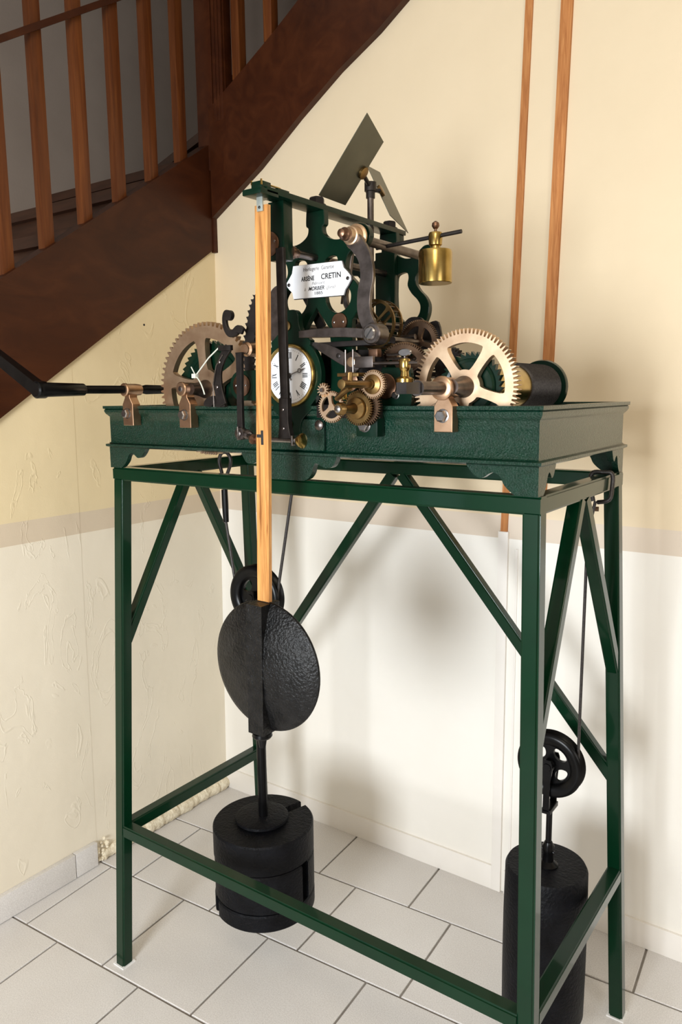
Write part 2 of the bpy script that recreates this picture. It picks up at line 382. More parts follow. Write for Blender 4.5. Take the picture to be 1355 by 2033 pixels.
# lumpy plaster bead at the foot of the far part of the left wall
bm = bmesh.new(); pts = []; rr = []
for i in range(60):
    t = i / 59; pts.append((XL + .004 + random.uniform(-.002, .002), .205 + t * (YB - .215), .018 + random.uniform(-.002, .002))); rr.append(.019 + .004 * t + random.uniform(-.003, .003))
sweep(bm, pts, rr, 10); obj('trim_6', bm, 'plaster', None, smooth=50, kind='structure')
bm = bmesh.new()
for i in range(26):
    c = Vector((XL + random.uniform(0, .012), .195 + random.uniform(-.012, .03), abs(random.gauss(0, .03)) + .004))
    bmesh.ops.create_icosphere(bm, subdivisions=1, radius=random.uniform(.003, .009), matrix=Matrix.Translation(c))
o = obj('broken_plaster', bm, 'plaster', None, 'crumbling plaster at the end of the grey tile skirting', kind='stuff'); o['category'] = 'plaster'
# ================================================================== STAIRCASE
sc = empty('staircase', (-.42, .3, 1.5), 'dark reddish-brown wooden winder staircase above the cream walls', 'staircase')
sl = .66
def ztop(y): return 1.711 + sl * y
def zbot(y): return 1.385 + .662 * y
bm = bmesh.new(); yz_prism(bm, [(-2.05, zbot(-2.05)), (.745, zbot(.745)), (.745, ztop(.745)), (-2.05, ztop(-2.05))], -.446, -.390)
obj('stringer', bm, 'stair_wood', sc, 'lower stringer rising along the left wall')
bm = bmesh.new()
TP = [(-.382, 2.302), (-.231, 2.386), (-.104, 2.460), (-.017, 2.516), (.35, 2.76), (.9, 3.12)]
BP = [(-.382, 1.975), (-.181, 2.095), (-.024, 2.207), (.120, 2.300), (.248, 2.368), (.315, 2.412), (.62, 2.61), (1.2, 2.98)]
xz_prism(bm, BP + TP[::-1], .735, .760); obj('stringer', bm, 'stair_wood', sc, 'upper stringer rising along the back wall')
bm = bmesh.new(); box(bm, -.436, -.366, .738, .800, 2.12, 3.5, .004); box(bm, -.436, -.383, .745, .790, 1.87, 2.12, .002)
obj('newel_post', bm, 'stair_wood', sc)
bm = bmesh.new()
for x in (-.352, -.338, -.324): box(bm, x - .006, x + .006, .734, .745, 2.26, 3.5, .002)
obj('newel_moulding', bm, 'stair_wood', sc, 'grooved side of the newel post')
bm = bmesh.new(); box(bm, -.4, -.314, .744, .775, 2.28, 3.5); obj('newel_core', bm, 'stair_wood', sc)
for i, y in enumerate([-.22, -.097, .0274, .1497, .2767, .3994, .5244, .6468]):
    bm = bmesh.new(); z0 = ztop(y) - .012
    w0 = .0165
    box(bm, -.437, -.409, y - w0, y + w0, z0, 3.35, .003)
    obj('baluster', bm, 'baluster_wood', sc)
for x, z in ((-.262, 2.365), (-.133, 2.44), (.0, 2.52), (.13, 2.60)):
    bm = bmesh.new(); box(bm, x - .020, x + .012, .740, .772, z, 3.6, .003); obj('baluster', bm, 'baluster_wood', sc)
bm = bmesh.new(); sweep(bm, [(-.394, -1.2, 1.497), (-.394, .62, 2.637)], 1, sec=(.012, .016)); obj('handrail', bm, 'stair_wood', sc)
# treads and risers behind the stringer
for k in range(-6, 3):
    z = 1.70 + .185 * k; y = .02 + .28 * k
    bm = bmesh.new(); box(bm, -1.40, -.446, y - .03, y + .29, z - .035, z, .004); obj('tread', bm, 'dark_tread', sc)
    bm = bmesh.new(); box(bm, -1.40, -.446, y + .275, y + .29, z, z + .15); obj('riser', bm, 'dark_tread', sc)
for k, (ang) in enumerate((12, 35, 58, 80)):
    z = 2.05 + .09 * k + .12
    bm = bmesh.new(); a = [(-.44, .80), (-1.40, .80 + .96 * math.tan(R(ang - 12)) if ang < 50 else 1.8), (-1.4 + (.96 if ang > 60 else .0), 1.8), (-.44, .86)]
    vs = [bm.verts.new((p[0], p[1], z)) for p in a]; f = bm.faces.new(vs)
    g_ = bmesh.ops.extrude_face_region(bm, geom=[f]); bmesh.ops.translate(bm, verts=[v for v in g_['geom'] if isinstance(v, bmesh.types.BMVert)], vec=(0, 0, .03))
    obj('tread', bm, 'dark_tread', sc)
# ================================================================== STEEL STAND
W, D, H = 1.0127, .4559, 1.25
T = .030
sd = empty('clock_stand', (W / 2, D / 2, 0), 'tall green welded square-tube steel stand carrying the tower clock', 'stand')
def tube_between(name, a, b, label=None, w1=T, w2=T):
    """square tube; ends given; section edges kept parallel to x / y where possible"""
    a, b = Vector(a), Vector(b); bm = bmesh.new(); d = (b - a)
    if abs(d.z) > .5 * d.length and abs(d.x) < .2 * d.length and abs(d.y) < .2 * d.length:
        o = [(x, y, 0) for x, y in ((-w1 / 2, -w2 / 2), (w1 / 2, -w2 / 2), (w1 / 2, w2 / 2), (-w1 / 2, w2 / 2))]
        va = [bm.verts.new(a + Vector(k)) for k in o]; vb = [bm.verts.new(b + Vector(k)) for k in o]
    else:
        hor = Vector((0, 0, 1)) if abs(d.z) < .05 else (Vector((0, 1, 0)) if abs(d.x) > abs(d.y) else Vector((1, 0, 0)))
        d.normalize(); u = (hor - d * hor.dot(d)).normalized(); v = d.cross(u)
        o = [u * x * w1 / 2 + v * y * w2 / 2 for x, y in ((-1, -1), (1, -1), (1, 1), (-1, 1))]
        va = [bm.verts.new(a + k) for k in o]; vb = [bm.verts.new(b + k) for k in o]
    bm.faces.new(va[::-1]); bm.faces.new(vb)
    for i in range(4): bm.faces.new((va[i], va[(i + 1) % 4], vb[(i + 1) % 4], vb[i]))
    long_e = [e for e in bm.edges if (e.verts[0] in va) != (e.verts[1] in va)]
    bmesh.ops.bevel(bm, geom=long_e, offset=.0035, segments=3, affect='EDGES')
    return obj(name, bm, 'green_tube', sd, label, 50)
h = T / 2
X0 = -.010
bot = {'FL': (-.030 + .008, -.0476 + .008), 'FR': (W + .040 - h, -.0476 + .008), 'BR': (1.0562 - h + .002, .5115 - h), 'BL': (-.030 + .008, .5115 - h)}
topc = {'FL': (X0 + h, h), 'FR': (W - h, h), 'BR': (W - h, D - h), 'BL': (X0 + h, D - h)}
def leg_at(k, z):
    t = z / (H - T); b, p = bot[k], topc[k]; return Vector((b[0] + (p[0] - b[0]) * t, b[1] + (p[1] - b[1]) * t, z))
for k in bot: tube_between('leg', leg_at(k, .002), leg_at(k, H - T + .002))
tube_between('top_rail', (X0, h, H - h), (W, h, H - h)); tube_between('top_rail', (X0, D - h, H - h), (W, D - h, H - h))
tube_between('top_rail', (X0 + h, T, H - h), (X0 + h, D - T, H - h)); tube_between('top_rail', (W - h, T, H - h), (W - h, D - T, H - h))
zr = .377 - h
tube_between('lower_rail', leg_at('FL', zr) + Vector((h, 0, 0)), leg_at('FR', zr) - Vector((h, 0, 0)))
tube_between('lower_rail', leg_at('FL', zr) + Vector((0, h, 0)), leg_at('BL', zr) - Vector((0, h, 0)))
tube_between('lower_rail', leg_at('FR', zr) + Vector((0, h, 0)), leg_at('BR', zr) - Vector((0, h, 0)))
# braces: an inverted V on each side and across the back
ym = .232
for kx, xs in (('F', 0), ('B', 0)):
    e = leg_at(kx + 'L', .835); tube_between('brace', (topc['FL'][0], ym + (-.012 if kx == 'F' else .012), H - T), e + Vector((0, .006 if kx == 'F' else -.006, 0)), w1=.026, w2=.026)
    e = leg_at(kx + 'R', .835); tube_between('brace', (topc['FR'][0], ym + (-.012 if kx == 'F' else .012), H - T), e + Vector((0, .006 if kx == 'F' else -.006, 0)), w1=.026, w2=.026)
for k, sx in (('BL', 1), ('BR', -1)):
    e = leg_at(k, .585); tube_between('brace', (.492 - sx * .012, D - h, H - T), e + Vector((sx * .004, 0, 0)), w1=.026, w2=.026)
for k in bot:
    p = leg_at(k, 0); BOX('foot_plate', 'foot_plate', sd, p.x - .019, p.x + .019, p.y - .019, p.y + .019, 0, .003, label='thin white pad under the leg')

# ================================================================== TOWER CLOCK
ck = empty('tower_clock', (.5, .22, 1.25), 'green cast-iron antique tower clock movement with brass gears on the stand', 'clock')
RZ = 1.390; MZ = 1.306; LZ = 1.2965
bed = empty('bed', (.5, .22, 1.25), parent=ck)
# walls of the bed as a closed ring swept with the moulding profile
prof = [(0.000, LZ), (.006, LZ + .003), (.006, MZ - .002), (0.0, MZ), (-.002, MZ + .003), (-.002, RZ - .024), (.000, RZ - .021), (.003, RZ - .018), (.0055, RZ - .013), (.0055, RZ - .009), (.0040, RZ - .0075), (.0075, RZ - .006), (.0075, RZ), (-.012, RZ), (-.012, LZ)]
def ring_profile(bm, x0, x1, y0, y1, prof):
    cs = [(x0, y0, -1, -1), (x1, y0, 1, -1), (x1, y1, 1, 1), (x0, y1, -1, 1)]; rings = []
    for (o_, z) in prof: rings.append([bm.verts.new((x + sx * o_, y + sy * o_, z)) for x, y, sx, sy in cs])
    for i in range(len(prof)):
        a, b = rings[i], rings[(i + 1) % len(prof)]
        for k in range(4): bm.faces.new((a[k], a[(k + 1) % 4], b[(k + 1) % 4], b[k]))
bm = bmesh.new(); ring_profile(bm, -.0085, W - .002, -.006, D + .001, prof)
be = [e for e in bm.edges if abs(e.verts[0].co.z - e.verts[1].co.z) > .02 and abs(e.verts[0].co.x - e.verts[1].co.x) < 1e-4]
bmesh.ops.bevel(bm, geom=be, offset=.0015, segments=2, affect='EDGES')
obj('side_wall', bm, 'green_cast', bed, smooth=40)
# raised middle pilaster and joint on the front
bm = bmesh.new(); box(bm, .455, .6065, -.0115, -.006, LZ + .012, RZ - .024, .0015); obj('front_pilaster', bm, 'green_cast', bed)
# scalloped feet
FP = [(0, 1.2505), (.036, 1.2505), (.044, 1.255), (.056, 1.2660), (.063, 1.279), (.0735, 1.2850), (.082, 1.2830), (.094, 1.2755), (.105, 1.2778), (.115, 1.2870), (.123, 1.2975), (0, 1.2975)]
smooth_fp = [FP[0]] + catmull(FP[1:11], 4, False) + [FP[11]]
def corner_foot(name, x, sx, y, sy):
    bm = plate_mesh([(x + sx * a, z) for a, z in smooth_fp], [], y if sy > 0 else y - .012, y + .012 if sy > 0 else y, 0)
    b2 = bmesh.new()
    pr = [(max(a * .62, .0121), z) for a, z in smooth_fp]; pr = [p for i, p in enumerate(pr) if i == 0 or abs(p[0] - pr[i-1][0]) + abs(p[1] - pr[i-1][1]) > 1e-5]
    yz_prism(b2, [(y + sy * a, z) for a, z in pr], x if sx > 0 else x - .012, x + .012 if sx > 0 else x)
    me = bpy.data.meshes.new('t'); b2.to_mesh(me); b2.free(); bm.from_mesh(me); bpy.data.meshes.remove(me)
    return obj(name, bm, 'green_cast', bed, smooth=30)
for x, sx in ((-.0085, 1), (W - .002, -1)):
    for y, sy in ((-.006, 1), (D + .001, -1)): corner_foot('foot', x, sx, y, sy)
half = [(.038, 1.2505), (.050, 1.256), (.0585, 1.2665), (.062, 1.279), (.068, 1.2850), (.078, 1.281), (.090, 1.2772), (.103, 1.279), (.110, 1.286), (.116, 1.2975)]
hs = catmull(half, 4, False); cf_ = [(.5165 + a, z) for a, z in hs]; cl_ = [(.5165 - a, z) for a, z in hs]
for yy in (-.008, D - .008): PLATE('foot', 'green_cast', bed, cf_ + cl_[::-1], [], yy, yy + .014)
# cross bars inside the bed
bm = bmesh.new(); box(bm, .44, .46, .0, D, LZ, 1.37); box(bm, .66, .68, .0, D, LZ, 1.37); box(bm, .01, W - .02, D * .62, D * .62 + .02, LZ, 1.33)
obj('cross_bar', bm, 'green_cast', bed)
# small chain of rivets under the left of the bed
bm = bmesh.new()
for i in range(7): bmesh.ops.create_icosphere(bm, subdivisions=1, radius=.0032, matrix=Matrix.Translation((.285 + i * .0065, -.002, 1.2955 - i * .0004)))
obj('rivet_row', bm, 'rusty', bed)

# --- lyre plates front and rear
CX = .5665
half_o = [(.0, 1.738), (.020, 1.738), (.021, 1.715), (.016, 1.709), (.018, 1.698), (.027, 1.690), (.040, 1.6845), (.055, 1.6835), (.066, 1.690), (.076, 1.698), (.086, 1.7045),
          (.099, 1.7045), (.112, 1.698), (.118, 1.684), (.113, 1.670), (.099, 1.663), (.080, 1.661), (.072, 1.655), (.067, 1.645), (.067, 1.632), (.076, 1.618), (.089, 1.605),
          (.0970, 1.590), (.097, 1.573), (.091, 1.557), (.082, 1.544), (.079, 1.528), (.081, 1.40), (.082, 1.385), (.030, 1.385), (.032, 1.50), (.028, 1.530), (.012, 1.552), (0, 1.568)]
def lyre(name, y0, y1):
    r_ = [half_o[0]] + catmull(half_o[1:28], 4, False)[:] + half_o[28:]
    out = [(CX + a, z) for a, z in r_] + [(CX - a, z) for a, z in r_[::-1][1:-1]]
    ho = catmull([(.021, 1.650), (.034, 1.656), (.046, 1.655), (.049, 1.645), (.047, 1.630), (.056, 1.614), (.070, 1.600), (.077, 1.587), (.074, 1.571), (.062, 1.560), (.047, 1.556), (.032, 1.562), (.022, 1.578), (.019, 1.605), (.019, 1.630)], 4)
    H = [[(CX + a, z) for a, z in ho], [(CX - a, z) for a, z in ho]]
    return PLATE(name, 'green_plate', ck, out, H, y0, y1, bev=.0012)
lyre('front_plate', .024, .038); lyre('rear_plate', .274, .288)
# solid lower part of the rear column
bm = bmesh.new(); box(bm, .543, .590, .262, .274, 1.385, 1.70, .002); obj('rear_column', bm, 'green_plate', ck)
# top bar with bolts and suspension cock
tb = empty('top_bar', (CX, .08, 1.738), parent=ck)
bm = bmesh.new(); box(bm, .548, .586, -.130, .315, 1.7375, 1.747, .001); obj('bar', bm, 'green_plate', tb)
bm = bmesh.new(); box(bm, .551, .583, .292, .312, 1.722, 1.7375, .001); obj('end_block', bm, 'green_plate', tb)
bm = bmesh.new(); box(bm, .545, .586, -.145, -.100, 1.7335, 1.7435, .002); obj('cock', bm, 'green_plate', tb)
bm = bmesh.new(); box(bm, .559, .582, -.138, -.115, 1.7435, 1.755, .001); box(bm, .560, .584, -.10, -.070, 1.747, 1.7500); obj('cock_block', bm, 'green_plate', tb)
for a in ((.5590, .5610, -.1390, -.1370, 1.750, 1.7570), (.580, .5825, -.1390, -.1370, 1.748, 1.7570)): BOX('spring_clamp', 'brass', tb, *a)
BOX('brass_strip', 'brass', tb, .578, .582, -.115, -.09, 1.7505, 1.7520)
hexbolt('bolt', tb, (CX, .031, 1.747), (0, 0, 1), .0145, .013, 'dark_steel'); hexbolt('bolt', tb, (CX, .281, 1.747), (0, 0, 1), .0145, .013, 'dark_steel')
# anchor bridge hanging from the bar
bm = bmesh.new(); box(bm, .540, .5745, -.075, -.050, 1.640, 1.7375, .002); obj('anchor_bridge', bm, 'green_plate', ck)
LATHE('bushing', 'copper', ck, (.5435, -.074, 1.6685), (0, -1, 0), [(0, .0205), (.003, .0205), (.004, .019), (.0042, .004)], 28)
screw('screw', ck, (.5565, -.078, 1.672), (0, -1, 0), .0022, .002, 'bright_steel'); screw('screw', ck, (.530, -.078, 1.664), (0, -1, 0), .0022, .002, 'bright_steel')
TUBE('anchor_arbor', 'steel', ck, [(.5665, -.05, 1.6565), (.5665, .27, 1.6565)], .0065)
LATHE('collar', 'copper', ck, (.5665, -.05, 1.6565), (0, 1, 0), [(0, .011), (.010, .011), (.014, .008), (.02, .008)], 20)
# plaque
PX = [(.5037, 1.617), (.5095, 1.6235), (.5165, 1.6325), (.5194, 1.6455), (.6292, 1.6440), (.6332, 1.632), (.6415, 1.6245), (.6480, 1.6170), (.6485, 1.610), (.6425, 1.6015), (.6360, 1.594), (.6325, 1.5850), (.5190, 1.5865), (.5165, 1.598), (.5095, 1.604), (.5042, 1.610)]
pq = empty('name_plate', (.576, .015, 1.615), parent=ck)
PLATE('plate_back', 'white_enamel', pq, PX, [], .0175, .0205, 'white enamelled name plate')
PLATE('plate_mount', 'ink', pq, [(.576 + (a - .576) * 1.018, 1.6148 + (z - 1.6148) * 1.03) for a, z in PX], [], .0205, .0235, 'black backing edge')
screw('screw', pq, (.5090, .0175, 1.6125), (0, -1, 0), .0032, .002, 'dark_steel'); screw('screw', pq, (.6425, .0175, 1.6130), (0, -1, 0), .0032, .002, 'dark_steel')
def text(name, s, x, z, size, width, mat, parent, y=.0174, shear=0, bold=0.0):
    c = bpy.data.curves.new('t', 'FONT'); c.body = s; c.size = size; c.align_x = 'CENTER'; c.shear = shear; c.offset = bold; c.extrude = .00015
    c.resolution_u = 3
    o = bpy.data.objects.new('t', c); me = bpy.data.meshes.new_from_object(o); bpy.data.objects.remove(o); bpy.data.curves.remove(c)
    xs = [v.co.x for v in me.vertices]; k = width / (max(xs) - min(xs)); mx_ = (max(xs) + min(xs)) / 2
    me.transform(Matrix.Translation((x, y, z)) @ Matrix(((k, 0, 0, -mx_ * k), (0, 0, -1, 0), (0, 1, 0, 0), (0, 0, 0, 1))))
    return finish(me, name, mat, parent, smooth=20)
text('lettering', 'Horlogerie  Garantie', .5780, 1.6335, .0095, .0690, 'faded_ink', pq, bold=.00012)
text('lettering', 'ARSÈNE', .5530, 1.6165, .0110, .0300, 'ink', pq, bold=.0003)
text('lettering', 'CRETIN', .6055, 1.6165, .0135, .0440, 'ink', pq, bold=.0003)
text('lettering', 'Fabricant', .5775, 1.6085, .0075, .0290, 'faded_ink', pq, shear=.3)
text('lettering', 'à', .5465, 1.5990, .008, .0030, 'faded_ink', pq, shear=.3)
text('lettering', 'MORBIER', .5725, 1.5985, .0095, .0360, 'ink', pq, shear=.3, bold=.00022)
text('lettering', '(Jura)', .6055, 1.5990, .008, .0190, 'faded_ink', pq, shear=.35)
text('lettering', '1885', .5780, 1.5905, .0078, .0180, 'ink', pq, bold=.00008)
# bushings at the feet of the lyre
for x, z, y in ((.6205, 1.539, .024), (.5150, 1.539, .024), (.6205, 1.539, .274)):
    LATHE('bushing', 'copper', ck, (x, y, z), (0, -1, 0), [(0, .0165), (.004, .0165), (.005, .0155), (.0052, .004)], 28)
    for dx in (-.010, .010): screw('screw', ck, (x + dx, y - .005, z), (0, -1, 0), .0024, .002, 'bright_steel')
TUBE('arbor', 'steel', ck, [(.6205, .019, 1.539), (.6205, .27, 1.539)], .006); TUBE('arbor', 'steel', ck, [(.5150, .019, 1.539), (.5150, .27, 1.539)], .006)
# hammer shaft through both ears with bronze front bushing
TUBE('release_shaft', 'steel', ck, [(.6655, -.005, 1.6775), (.6655, .315, 1.6775)], .0085, 16)
LATHE('bushing', 'pale_bronze', ck, (.6655, .012, 1.6785), (0, -1, 0), [(0, .022), (.004, .022), (.006, .018), (.016, .0165), (.020, .0155), (.021, .013), (.030, .0115)], 28)
LATHE('shaft_tip', 'copper', ck, (.6655, -.016, 1.6785), (0, -1, 0), [(0, .0095), (.004, .011), (.010, .011), (.013, .008), (.020, .007), (.022, .003)], 20, 'dark pointed end of the shaft')
# curved steel lever (S shape) and horizontal lever
PLATE('release_lever', 'steel', ck, stroke([(.6655, 1.676), (.690, 1.645), (.6975, 1.612), (.691, 1.580), (.691, 1.550), (.7020, 1.525), (.7170, 1.511)], [.030, .026, .0265, .0265, .0265, .026, .020]), [], -.006, .002, bev=.0008)
PLATE('horizontal_lever', 'steel', ck, stroke([(.7180, 1.5105), (.66, 1.5165), (.6, 1.518), (.562, 1.518)], [.016, .016, .015, .012]), [], -.024, -.010, bev=.0008)
bm = bmesh.new(); box(bm, .575, .715, -.005, .015, 1.494, 1.503, .001); obj('lever_guide', bm, 'dark_steel', ck)
LATHE('pivot', 'steel', ck, (.7195, .002, 1.5110), (0, -1, 0), [(0, .018), (.028, .018), (.030, .016)], 28)
bm = bmesh.new(); lathe(bm, (.7195, -.028, 1.5110), (0, -1, 0), [(0, .0115), (.004, .0115), (.006, .009)], 24); obj('pivot_screw', bm, 'bright_steel', ck)
bm = bmesh.new(); sweep(bm, [(.7135, -.0345, 1.5035), (.7255, -.0345, 1.5185)], 1, sec=(.0015, .0015)); obj('screw_slot', bm, 'ink', ck)

# --- fly governor
fy = empty('fly', (.556, .21, 1.70), parent=ck)
hubx, huby, hz = .566, .21, 1.824
TUBE('arbor', 'steel', fy, [(hubx, huby, 1.50), (hubx, huby, 1.815)], .0065)
LATHE('collar', 'dark_steel', fy, (hubx, huby, 1.795), (0, 0, 1), [(0, .009), (.012, .009), (.013, .012), (.03, .012), (.031, .008)], 20)
for q, s_ in (([(.638, .0893, 1.9069), (.6121, .1853, 1.8863), (.5381, .1617, 1.7771), (.5484, .0608, 1.7746)], 1),
              ([(.4995, .350, 1.8850), (.5315, .250, 1.8715), (.5800, .260, 1.7700), (.5645, .361, 1.7525)], -1)):
    q = [Vector(p) for p in q]; u = (q[1] - q[2]).normalized(); nn = (q[1] - q[0]).cross(q[3] - q[0]).normalized()
    bm = bmesh.new(); va = [bm.verts.new(p + nn * .0006) for p in q]; vb = [bm.verts.new(p - nn * .0006) for p in q]
    bm.faces.new(va); bm.faces.new(vb[::-1])
    for k in range(4): bm.faces.new((va[k], vb[k], vb[(k + 1) % 4], va[(k + 1) % 4]))
    obj('vane', bm, 'vane', fy)
    hub = Vector((hubx, huby, 1.815)); m_ = (q[1] + q[2]) / 2; m_ = m_ + ((q[0] + q[3]) / 2 - m_) * .10
    TUBE('vane_arm', 'dark_steel', fy, [hub, m_], .0042)
    tc = nn if nn.dot(Vector((.6, -.8, -.2))) > 0 else -nn; c_ = m_ + tc * .001
    LATHE('vane_clamp', 'old_brass', fy, c_, tc, [(0, .012), (.005, .012), (.006, .009)], 24)
    TUBE('clamp_pin', 'dark_steel', fy, [hub + Vector((0, 0, -.008)), hub + Vector((.016 * s_, .012, -.004))], .003, 8)

# --- dial
dl = empty('dial', (.5341, -.015, 1.4455), parent=ck)
DC = (.5341, 1.4455)
ears = [(.0, .118), (.012, .117), (.019, .108), (.020, .096), (.024, .082), (.036, .070), (.044, .064), (.047, .061)]
arc = [(.0700 * math.cos(t), .0700 * math.sin(t)) for t in [R(v) for v in range(50, -51, -5)]]
rs = catmull(ears, 4, False)[:-1] + arc + [(a, -b) for a, b in catmull(ears, 4, False)[::-1][1:]]
out = [(DC[0] + a, DC[1] + b) for a, b in rs] + [(DC[0] - a, DC[1] + b) for a, b in rs[::-1][1:-1]]
PLATE('dial_mount', 'green_plate', dl, out, [], -.014, .0, bev=.001)
LATHE('bezel', 'brass', dl, (DC[0], -.014, DC[1]), (0, -1, 0), [(0, .0580), (.003, .0580), (.006, .0570), (.008, .0550), (.0075, .0530), (.005, .0515), (.003, .0505), (.0031, .001)], 64)
LATHE('dial_face', 'white_enamel', dl, (DC[0], -.0165, DC[1]), (0, -1, 0), [(0, .0505), (.0012, .0505), (.0013, .001)], 64)
def strokes_for(txt):
    """roman numeral as thick and thin bars, (x0,x1 at foot and head)"""
    out_, x = [], 0
    for ch in txt:
        if ch == 'I': out_.append([(x, 0), (x + .22, 0), (x + .22, 1), (x, 1)]); x += .42
        if ch == 'V': out_ += [[(x + .30, 0), (x + .46, 0), (x + .22, 1), (x, 1)], [(x + .34, 0), (x + .40, 0), (x + .74, 1), (x + .67, 1)]]; x += .92
        if ch == 'X': out_ += [[(x + .52, 0), (x + .74, 0), (x + .22, 1), (x, 1)], [(x, 0), (x + .07, 0), (x + .74, 1), (x + .67, 1)]]; x += .92
    tot = x - .20
    return out_, tot
for k, tx in enumerate(('XII', 'I', 'II', 'III', 'IIII', 'V', 'VI', 'VII', 'VIII', 'IX', 'X', 'XI')):
    st_, tot = strokes_for(tx); a = R(90 - 30 * k); hN = .0118; up = Vector((math.cos(a), math.sin(a))); rt = Vector((up.y, -up.x)); cN = Vector(DC) + up * .0365
    bm = bmesh.new(); cc = .0068
    for poly in st_:
        vs = []
        for px_, pz_ in poly:
            p = cN + rt * (px_ - tot / 2) * cc + up * (pz_ - .5) * hN; vs.append((p.x, p.y))
        f_ = [bm.verts.new((x, -.0183, z)) for x, z in vs]; b_ = [bm.verts.new((x, -.0176, z)) for x, z in vs]
        bm.faces.new(f_); bm.faces.new(b_[::-1])
        for i in range(4): bm.faces.new((f_[i], f_[(i + 1) % 4], b_[(i + 1) % 4], b_[i]))
    obj('numeral', bm, 'ink', dl)
bm = bmesh.new()
for k in range(60):
    a = 2 * PI * k / 60
    u = Vector((math.cos(a), 0, math.sin(a))); t_ = Vector((-u.z, 0, u.x)); c_ = Vector((DC[0], -.018, DC[1])); wd = .0006 if k % 5 == 0 else .0003
    vs = [bm.verts.new(c_ + u * r_ + t_ * s_) for r_, s_ in ((.0448, -wd), (.0470, -wd), (.0470, wd), (.0448, wd))]; bm.faces.new(vs)
obj('minute_track', bm, 'faded_ink', dl)
def hand(ang, ln, rc, rr_, wd, y):
    a = R(ang); u = Vector((math.cos(a), math.sin(a))); t_ = Vector((-u.y, u.x)); c_ = Vector(DC)
    P_ = [(-.010, wd), (rc - rr_, wd * .8)]; L_ = [c_ + u * p + t_ * q for p, q in P_]; Q_ = [c_ + u * p - t_ * q for p, q in P_]
    ring = [c_ + u * rc + (u * math.cos(v) + t_ * math.sin(v)) * rr_ for v in [R(x) for x in range(165, -166, -30)]]
    mid = ring[len(ring) // 2]; tipL = [c_ + u * ln]
    hole = [c_ + u * rc + (u * math.cos(v) + t_ * math.sin(v)) * rr_ * .55 for v in [R(x) for x in range(0, 360, 30)]]
    n2 = len(ring) // 2
    poly = L_ + ring[:n2] + tipL + ring[n2 + 1:] + Q_[::-1]
    PLATE('hand', 'bright_steel', dl, [tuple(p) for p in poly], [[tuple(p) for p in hole]], y - .0008, y)
hand(18, .042, .027, .0045, .0012, -.0205); hand(122, .036, .020, .0050, .0014, -.0190)
LATHE('hand_boss', 'dark_steel', dl, (DC[0], -.018, DC[1]), (0, -1, 0), [(0, .005), (.004, .005), (.006, .003)], 16)
for dz in (.104, -.104):
    LATHE('bushing', 'old_brass', dl, (DC[0] - .006, -.014, DC[1] + dz * .86), (0, -1, 0), [(0, .009), (.003, .009), (.004, .005)], 20)

# --- crutch in front of the dial with beat-setting screw
cr_ = empty('crutch', (.555, -.085, 1.64), parent=ck)
bm = bmesh.new()
A = [(.5625, 1.658), (.5665, 1.50), (.5660, 1.355)]
bm.free()
PLATE('crutch_rod', 'dark_steel', cr_, stroke([(.5665, 1.660), (.5680, 1.50), (.5700, 1.395), (.5695, 1.352)], [.017, .017, .017, .020]), [], -.079, -.071, bev=.0008)
PLATE('crutch_fork', 'dark_steel', cr_, stroke([(.5700, 1.405), (.570, 1.36), (.571, 1.334)], [.020, .021, .030]), [], -.082, -.069, bev=.001)
screw('screw', cr_, (.570, -.082, 1.385), (0, -1, 0), .0028, .002, 'steel'); screw('screw', cr_, (.570, -.082, 1.352), (0, -1, 0), .0028, .002, 'steel')
TUBE('setting_screw', 'bright_steel', cr_, [(.513, -.077, 1.331), (.600, -.077, 1.331)], .0045)
bm = bmesh.new(); box(bm, .588, .592, -.085, -.069, 1.322, 1.340, .0005); obj('screw_stop', bm, 'bright_steel', cr_)
LATHE('knurled_knob', 'brass', cr_, (.597, -.077, 1.331), (1, 0, .0), [(0, .007), (.003, .0095), (.007, .0125), (.012, .0135), (.014, .010), (.0142, .002)], 24)
LATHE('spring_coil', 'copper', cr_, (.512, -.077, 1.331), (-1, 0, 0), [(0, .005), (.003, .008), (.005, .005), (.007, .0085), (.010, .005), (.012, .009), (.015, .006), (.018, .0095), (.021, .0095), (.025, .006)], 20)

